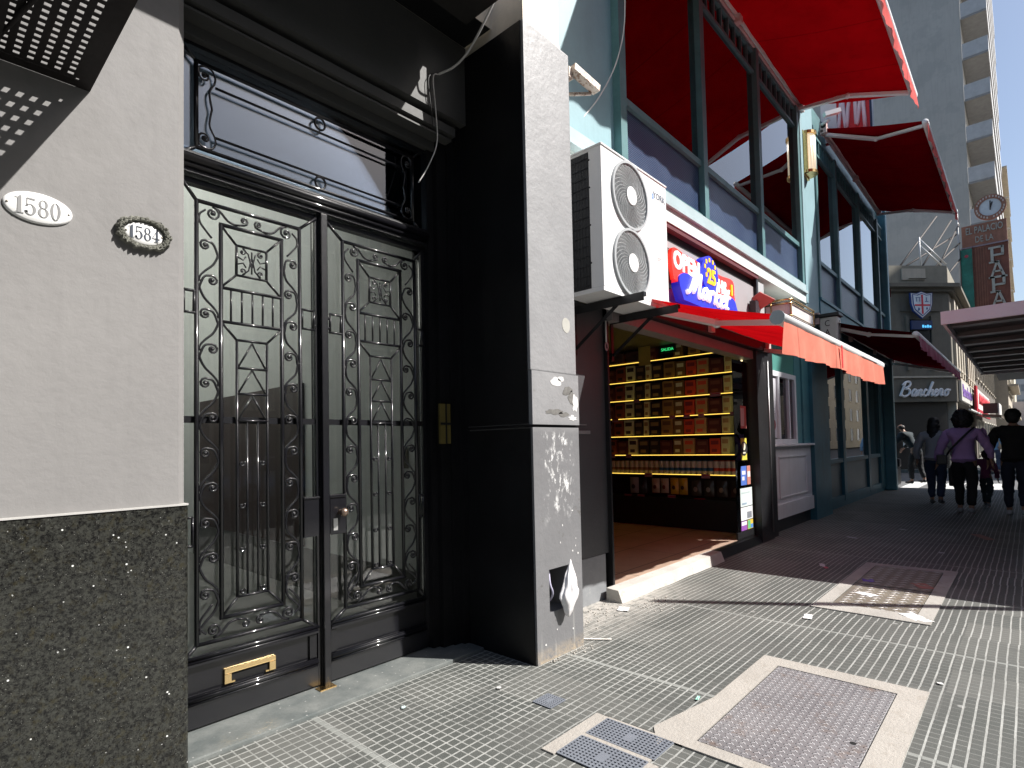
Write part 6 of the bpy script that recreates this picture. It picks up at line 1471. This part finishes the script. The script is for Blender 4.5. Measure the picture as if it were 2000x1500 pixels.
# parked cars across the road, reflected in the cafe glass
def car(x, y, col, label, nm):
    t = thing("parked_car", label, "car", (x, y, -.16), "cars parked along the opposite kerb")
    prof = [(-2.1, .28), (-2.12, .62), (-1.95, .82), (-1.35, .90), (-.75, 1.38), (.55, 1.42), (1.25, .95), (1.95, .82), (2.1, .60), (2.1, .28)]
    mb = MB(); n = len(prof); v = []; f = []
    for yy, s_ in ((-.84, .94), (-.70, 1.0), (.70, 1.0), (.84, .94)):
        for a, b_ in prof: v.append((x + a * s_, y + yy * (1 if b_ < .9 else .82), -.16 + .28 + (b_ - .28) * (1 if abs(yy) < .8 else .97)))
    for j in range(3): f += [(j * n + i, j * n + (i + 1) % n, (j + 1) * n + (i + 1) % n, (j + 1) * n + i) for i in range(n)]
    f += [tuple(range(n - 1, -1, -1)), tuple(range(3 * n, 4 * n))]; mb.add(v, f)
    mb.build("body", mat("car_paint_" + nm, col, .25, .2, coat=1.0), t)
    g = MB(); g.prism([(x - 1.15, y + .705, .80), (x - .68, y + .70, 1.18), (x + .5, y + .70, 1.21), (x + 1.05, y + .705, .80)], (0, .012, 0)); g.build("side_window", WPANE, t)
    for a in (-1.3, 1.3):
        wh = MB(); wh.disc((x + a, y + .72, .16), (0, 1, 0), .0, .32, .15, 20); w_ = wh.build("wheel", mat("tyre", (.02, .02, .02), .8), t); r_ = MB(); r_.disc((x + a, y + .871, .16), (0, 1, 0), 0, .2, .01, 12); r_.build("rim", STEEL, w_)
for i, (x, c, lb) in enumerate(((8, (.5, .52, .55), "silver hatchback reflected in the first cafe window"), (13.5, (.05, .06, .08), "dark parked car across the road"), (19.5, (.6, .6, .58), "white parked car across the road by the corner"), (2, (.25, .03, .03), "dark red parked car opposite the iron door"))): car(x, -10.8, c, lb, str(i))

# ================================================================ PEOPLE
def skinned(nodes, edges, root_i, mt, name, parent, origin, yaw, sc=1.0, sub=2, wob=0):
    me = bpy.data.meshes.new(name); me.from_pydata([n[0] for n in nodes], edges, []); o = bpy.data.objects.new(name, me); COL.objects.link(o)
    md = o.modifiers.new("s", 'SKIN'); md.use_smooth_shade = True
    for i, n in enumerate(nodes):
        r = n[1] if isinstance(n[1], tuple) else (n[1], n[1]); sv = me.skin_vertices[0].data[i]; sv.radius = r; sv.use_root = (i == root_i)
    ms = o.modifiers.new("b", 'SUBSURF'); ms.levels = sub; ms.render_levels = sub
    dg = bpy.context.evaluated_depsgraph_get(); nm = bpy.data.meshes.new_from_object(o.evaluated_get(dg)); bpy.data.objects.remove(o)
    c, s_ = math.cos(yaw), math.sin(yaw)
    for v in nm.vertices:
        p = v.co * sc
        if wob: p += Vector((noise.noise(v.co * 14), noise.noise(v.co * 14 + Vector((9, 0, 0))), noise.noise(v.co * 11 + Vector((0, 7, 0))))) * wob
        v.co = Vector((p.x * c - p.y * s_, p.x * s_ + p.y * c, p.z))
    if wob > .012:
        nm.update()
        for v in nm.vertices: v.co += v.normal * (.012 * noise.noise(Vector((v.co.x * 9, v.co.y * 9, v.co.z * 26))))
    nm.materials.clear(); nm.materials.append(mt)
    for p in nm.polygons: p.use_smooth = True
    ob = bpy.data.objects.new(name, nm); COL.objects.link(ob); ob.parent = parent; return ob
SKIN = mat("skin", (.35, .20, .14), .5, var=.06)
def person(label, x, y, yaw, sc, top, bottom, shoe, hair, hairtype, stride=.16, lean=0.0, armL=None, armR=None, bulk=1.0, jacket=True, skirt=False, nm=""):
    t = thing("person", label, "person", (x, y, 0))
    hipL, hipR = (0, .095, .90), (0, -.095, .90)
    kL, kR = (.06 + stride * .5, .10, .49), (.02 - stride * .3, -.10, .48)
    aL, aR = (stride * .9, .10, .085), (-stride * 1.3, -.10, .12)
    tL, tR = (stride * .9 + .15, .115, .03), (-stride * 1.3 + .13, -.115, .035)
    L = lambda p, z: (p[0] + lean * max(0, (z - .9)), p[1], p[2])
    sp = [(0, 0, .96), (0 + lean * .12, 0, 1.08), (lean * .4, 0, 1.28), (lean * .52, 0, 1.40), (lean * .6, 0, 1.475), (lean * .66 + .01, 0, 1.54), (lean * .72 + .02, 0, 1.615), (lean * .76 + .015, 0, 1.68)]
    sL, sR = (sp[3][0], .165 * bulk, 1.385), (sp[3][0], -.165 * bulk, 1.385)
    eL, wL = armL or ((sp[3][0] - .02, .25 * bulk, 1.12), (sp[3][0] + .08, .27 * bulk, .89)); eR, wR = armR or ((sp[3][0] - .03, -.25 * bulk, 1.12), (sp[3][0] + .04, -.27 * bulk, .88))
    def hand(w_, e, sgn):
        d = (Vector(w_) - Vector(e)).normalized(); w0 = Vector(w_); sd = d.cross(Vector((1, 0, 0))).normalized() if abs(d.x) < .9 else Vector((0, 1, 0)); fx = sd.cross(d).normalized()
        N_ = [(tuple(w0 + d * .05), (.024, .018)), (tuple(w0 + d * .085), (.026, .016))]; E_ = []
        fingers = []
        for q, ln in ((-.024, .062), (-.008, .072), (.008, .068), (.024, .055)):
            b_ = w0 + d * .10 + fx * q; fingers.append([b_, b_ + d * ln * .5 + sd * (-.006 * sgn), b_ + d * ln + sd * (-.018 * sgn)])
        th = w0 + d * .045 + fx * .03; fingers.append([th, th + d * .025 + fx * .018, th + d * .055 + fx * .02])
        return N_, fingers
    nodes = [(p, r) for p, r in zip(sp, (.115 * bulk, .10 * bulk, .125 * bulk, .085, .052, .055, .088, .072))]
    edges = [(i, i + 1) for i in range(7)]
    def chain(start, pts):
        k = start
        for p, r in pts: nodes.append((tuple(p), r)); edges.append((k, len(nodes) - 1)); k = len(nodes) - 1
        return k
    for s_, e, w_, sg in ((sL, eL, wL, 1), (sR, eR, wR, -1)):
        k = chain(3, [(s_, .056), (e, .042), (w_, .027)]); N_, F_ = hand(w_, e, sg); k = chain(k, N_)
        for f_ in F_: chain(k if f_ is not F_[-1] else k - 1, [(f_[0], .0095), (f_[1], .0085), (f_[2], .007)])
    for h_, k_, a_, t_ in ((hipL, kL, aL, tL), (hipR, kR, aR, tR)): chain(0, [(h_, .088 * bulk), (k_, .058), (a_, .040), (t_, .034)])
    skinned(nodes, edges, 0, SKIN, "body", t, (x, y, 0), yaw, sc, 1)
    # face details: nose and ears
    hx = sp[6][0]
    fc = MB(); fc.ball((hx + .088, 0, 1.60), .016, 6, 4, (1, .7, 1.3)); 
    for sy in (-1, 1): fc.ball((hx - .005, sy * .083, 1.605), .022, 6, 5, (.7, .35, 1.2))
    def place(mb, name, mt, smooth=None):
        c, s2 = math.cos(yaw), math.sin(yaw); mb.v = [((v[0] * c - v[1] * s2) * sc + x, (v[0] * s2 + v[1] * c) * sc + y, v[2] * sc) for v in mb.v]; return mb.build(name, mt, t, smooth)
    place(fc, "nose_and_ears", SKIN)
    # top garment
    g = .022
    nodes = [((0, 0, .93), .145 * bulk), ((sp[1][0], 0, 1.08), .135 * bulk), ((sp[2][0], 0, 1.26), .155 * bulk), ((sp[3][0], 0, 1.38), .115 * bulk), ((sp[4][0], 0, 1.455), .075)]
    edges = [(0, 1), (1, 2), (2, 3), (3, 4)]
    nodes += [((0, 0, .86), .15 * bulk)]; edges.append((0, 5))
    for s_, e, w_ in ((sL, eL, wL), (sR, eR, wR)):
        d = (Vector(w_) - Vector(e)); chain(3, [(s_, .100), (tuple((Vector(s_) + Vector(e)) / 2), .082), (e, .070), (tuple(Vector(e) + d * .96), .050)])
    skinned(nodes, edges, 1, mat("cloth_top_" + nm, top, .85, var=.15, bump=.3, bscale=50), "jacket" if jacket else "sweater", t, (x, y, 0), yaw, sc, 2, .020)
    jb = MB()
    for s_, e in ((sL, eL), (sR, eR)):
        sv = Vector(s_); ev = Vector(e); md_ = sv + (ev - sv) * .30
        jb.ball((sv.x, sv.y * .92, sv.z - .008), .078 * (bulk ** .5), 12, 9, (.95, 1.0, .9)); jb.tube(cr([(sv.x, sv.y * .80, sv.z), (sv.x, sv.y * 1.0, sv.z - .012), tuple(md_), tuple(sv + (ev - sv) * .75)], 4), [.068, .07, .07, .069, .068, .067, .066, .065, .064, .062, .060, .058, .056], 12)
    place(jb, "sleeve_cap", mat("cloth_top_" + nm, top, .85, var=.15, bump=.3, bscale=50), True)
    nodes = [((0, 0, .92), .135 * bulk), ((0, 0, .98), .12 * bulk)]; edges = [(0, 1)]
    for h_, k_, a_ in ((hipL, kL, aL), (hipR, kR, aR)): chain(0, [(h_, .108 * bulk), (k_, .080), ((a_[0], a_[1], a_[2] + .03), .062)])
    skinned(nodes, edges, 0, mat("cloth_bottom_" + nm, bottom, .85, var=.2), "trousers", t, (x, y, 0), yaw, sc, 2, .015)
    for a_, t_ in ((aL, tL), (aR, tR)):
        mb = MB(); mb.ball((a_[0] + .01, a_[1], a_[2] - .035), .055, 8, 6, (1, .8, .9)); mb.ball(((a_[0] + t_[0]) / 2 + .02, (a_[1] + t_[1]) / 2, a_[2] - .05), .055, 8, 6, (1.9, .82, .62)); place(mb, "shoe", mat("shoe_" + nm, shoe, .5), True)
    # hair
    specs = {"long": [(-.008, 1.635, .100, 1.0, 1.05), (-.035, 1.55, .104, 1.05, 1.1), (-.055, 1.45, .098, 1.12, 1.2), (-.075, 1.34, .088, 1.18, 1.3), (-.085, 1.25, .066, 1.15, 1.1)],
             "curly": [(-.01, 1.655, .118, 1.05, 1.0), (-.035, 1.60, .125, 1.12, .9), (-.045, 1.54, .105, 1.15, .8)],
             "short": [(-.012, 1.635, .103, 1.0, 1.08), (-.035, 1.585, .09, 1.0, 1.0)], "bald": [(-.03, 1.60, .092, .95, .8)]}[hairtype]
    hm = bmesh.new()
    hb = MB()
    for dx, z_, r_, sy, sz in specs:
        q = bmesh.new(); bmesh.ops.create_icosphere(q, subdivisions=4, radius=1)
        amp = .42 if hairtype == "curly" else .12; fr_ = 7 if hairtype == "curly" else 3
        for v in q.verts:
            st = Vector((v.co.x * fr_, v.co.y * fr_ * (1 if hairtype == "curly" else 4), v.co.z * (fr_ if hairtype == "curly" else 1.0)))
            k_ = 1 + amp * noise.noise(st) + (amp * .5) * noise.noise(st * 2.3)
            v.co = Vector((hx + dx + v.co.x * r_ * .92 * k_, v.co.y * r_ * sy * k_, z_ + v.co.z * r_ * sz * k_))
        q.verts.index_update(); hb.add([v.co for v in q.verts], [[v.index for v in f.verts] for f in q.faces], True); q.free()
    hm.free()
    place(hb, "hair", mat("hair_" + nm, hair, .6, var=.3), True)
    return t, place
p1, _ = person("man in dark clothes leaning toward the corner building", 20.6, 2.50, R(65), 1.06, (.02, .03, .035), (.02, .02, .022), (.02, .02, .02), (.05, .04, .035), "bald", .10, .55, nm="man", armL=((.34, .30, 1.20), (.48, .26, 1.02)), armR=((.36, -.30, 1.18), (.50, -.24, 1.0)))
p2, pl2 = person("woman with long dark hair in a loose grey top and jeans", 14.45, 1.45, R(-6), 1.03, (.38, .39, .42), (.03, .045, .09), (.1, .1, .1), (.012, .010, .010), "long", .14, .02, bulk=1.18, jacket=False, nm="grey")
p3, pl3 = person("curly-haired woman in a lilac sweatshirt and black trousers", 12.93, .88, R(-4), 1.05, (.44, .27, .55), (.010, .010, .012), (.3, .3, .32), (.010, .008, .008), "curly", .17, .02, bulk=1.22, jacket=False, nm="lilac", armL=((-.02, .32, 1.12), (.10, .38, .88)), armR=((-.05, -.34, 1.12), (.02, -.36, .92)))
p4, pl4 = person("small child in a dark pink jacket beside the lilac-topped woman", 14.5, .66, R(-8), .63, (.24, .06, .14), (.03, .05, .06), (.25, .25, .28), (.03, .02, .015), "short", .30, .05, nm="child", armL=((.10, .30, 1.25), (.22, .36, 1.42)))
p5, pl5 = person("man in black jacket and dark jeans at the right edge", 12.97, .20, R(-3), 1.06, (.008, .008, .009), (.015, .02, .04), (.4, .42, .45), (.01, .01, .01), "short", .12, .03, bulk=1.25, nm="black")
p6, pl6 = person("distant walker in a light blue jacket between the lilac-topped woman and the man in black", 27.0, .95, R(0), .98, (.20, .36, .55), (.05, .06, .1), (.1, .1, .1), (.30, .22, .12), "short", .15, .02, nm="blue")
p7, pl7 = person("distant walker in white farther along the pavement", 33.5, .55, R(0), 1.0, (.6, .58, .56), (.1, .1, .12), (.1, .1, .1), (.05, .03, .02), "short", .15, .0, nm="far")
# bags
t = thing("crossbody_bag", "black strap and small bag across the lilac sweatshirt", "bag", (12.93, .88, 1.2))
mb = MB(); s_ = 1.05
P = [(-.10, -.16, 1.47), (-.165, -.06, 1.36), (-.185, .06, 1.22), (-.17, .17, 1.08), (-.10, .22, 1.0)]
pts = cr([(12.93 + p[0] * s_ , .88 + p[1] * s_, p[2] * s_) for p in P], 5); mb.tube(pts, .018, 5); mb.build("strap", DARKMETAL, t)
mb = MB(); mb.cbox(12.76, 12.90, 1.10, 1.26, .88, 1.06, c=.02); mb.build("pouch", DARKMETAL, t)
t = thing("shopping_bag", "dark bag hanging from the grey-topped woman's right hand", "bag", (14.5, 1.1, .5))
mb = MB(); mb.cbox(14.42, 14.60, 1.02, 1.24, .38, .76, c=.03); mb.build("bag_body", mat("dark_bag", (.012, .012, .014), .5), t)
mb = MB(); mb.tube(cr([(14.5, 1.06, .76), (14.5, 1.12, .88), (14.5, 1.20, .76)], 5), .008, 5); mb.build("handle", DARKMETAL, t)
# dark street furniture silhouettes by the cafe corner
t = thing("scooter_seat", "dark low object leaning by the far cafe corner", "street furniture", (19.2, 3.0, 0)); mb = MB(); mb.cbox(18.9, 19.5, 2.75, 2.95, .05, .55, c=.05); mb.cbox(19.0, 19.3, 2.70, 2.90, .56, .80, c=.05); mb.build("body", DARKMETAL, t)
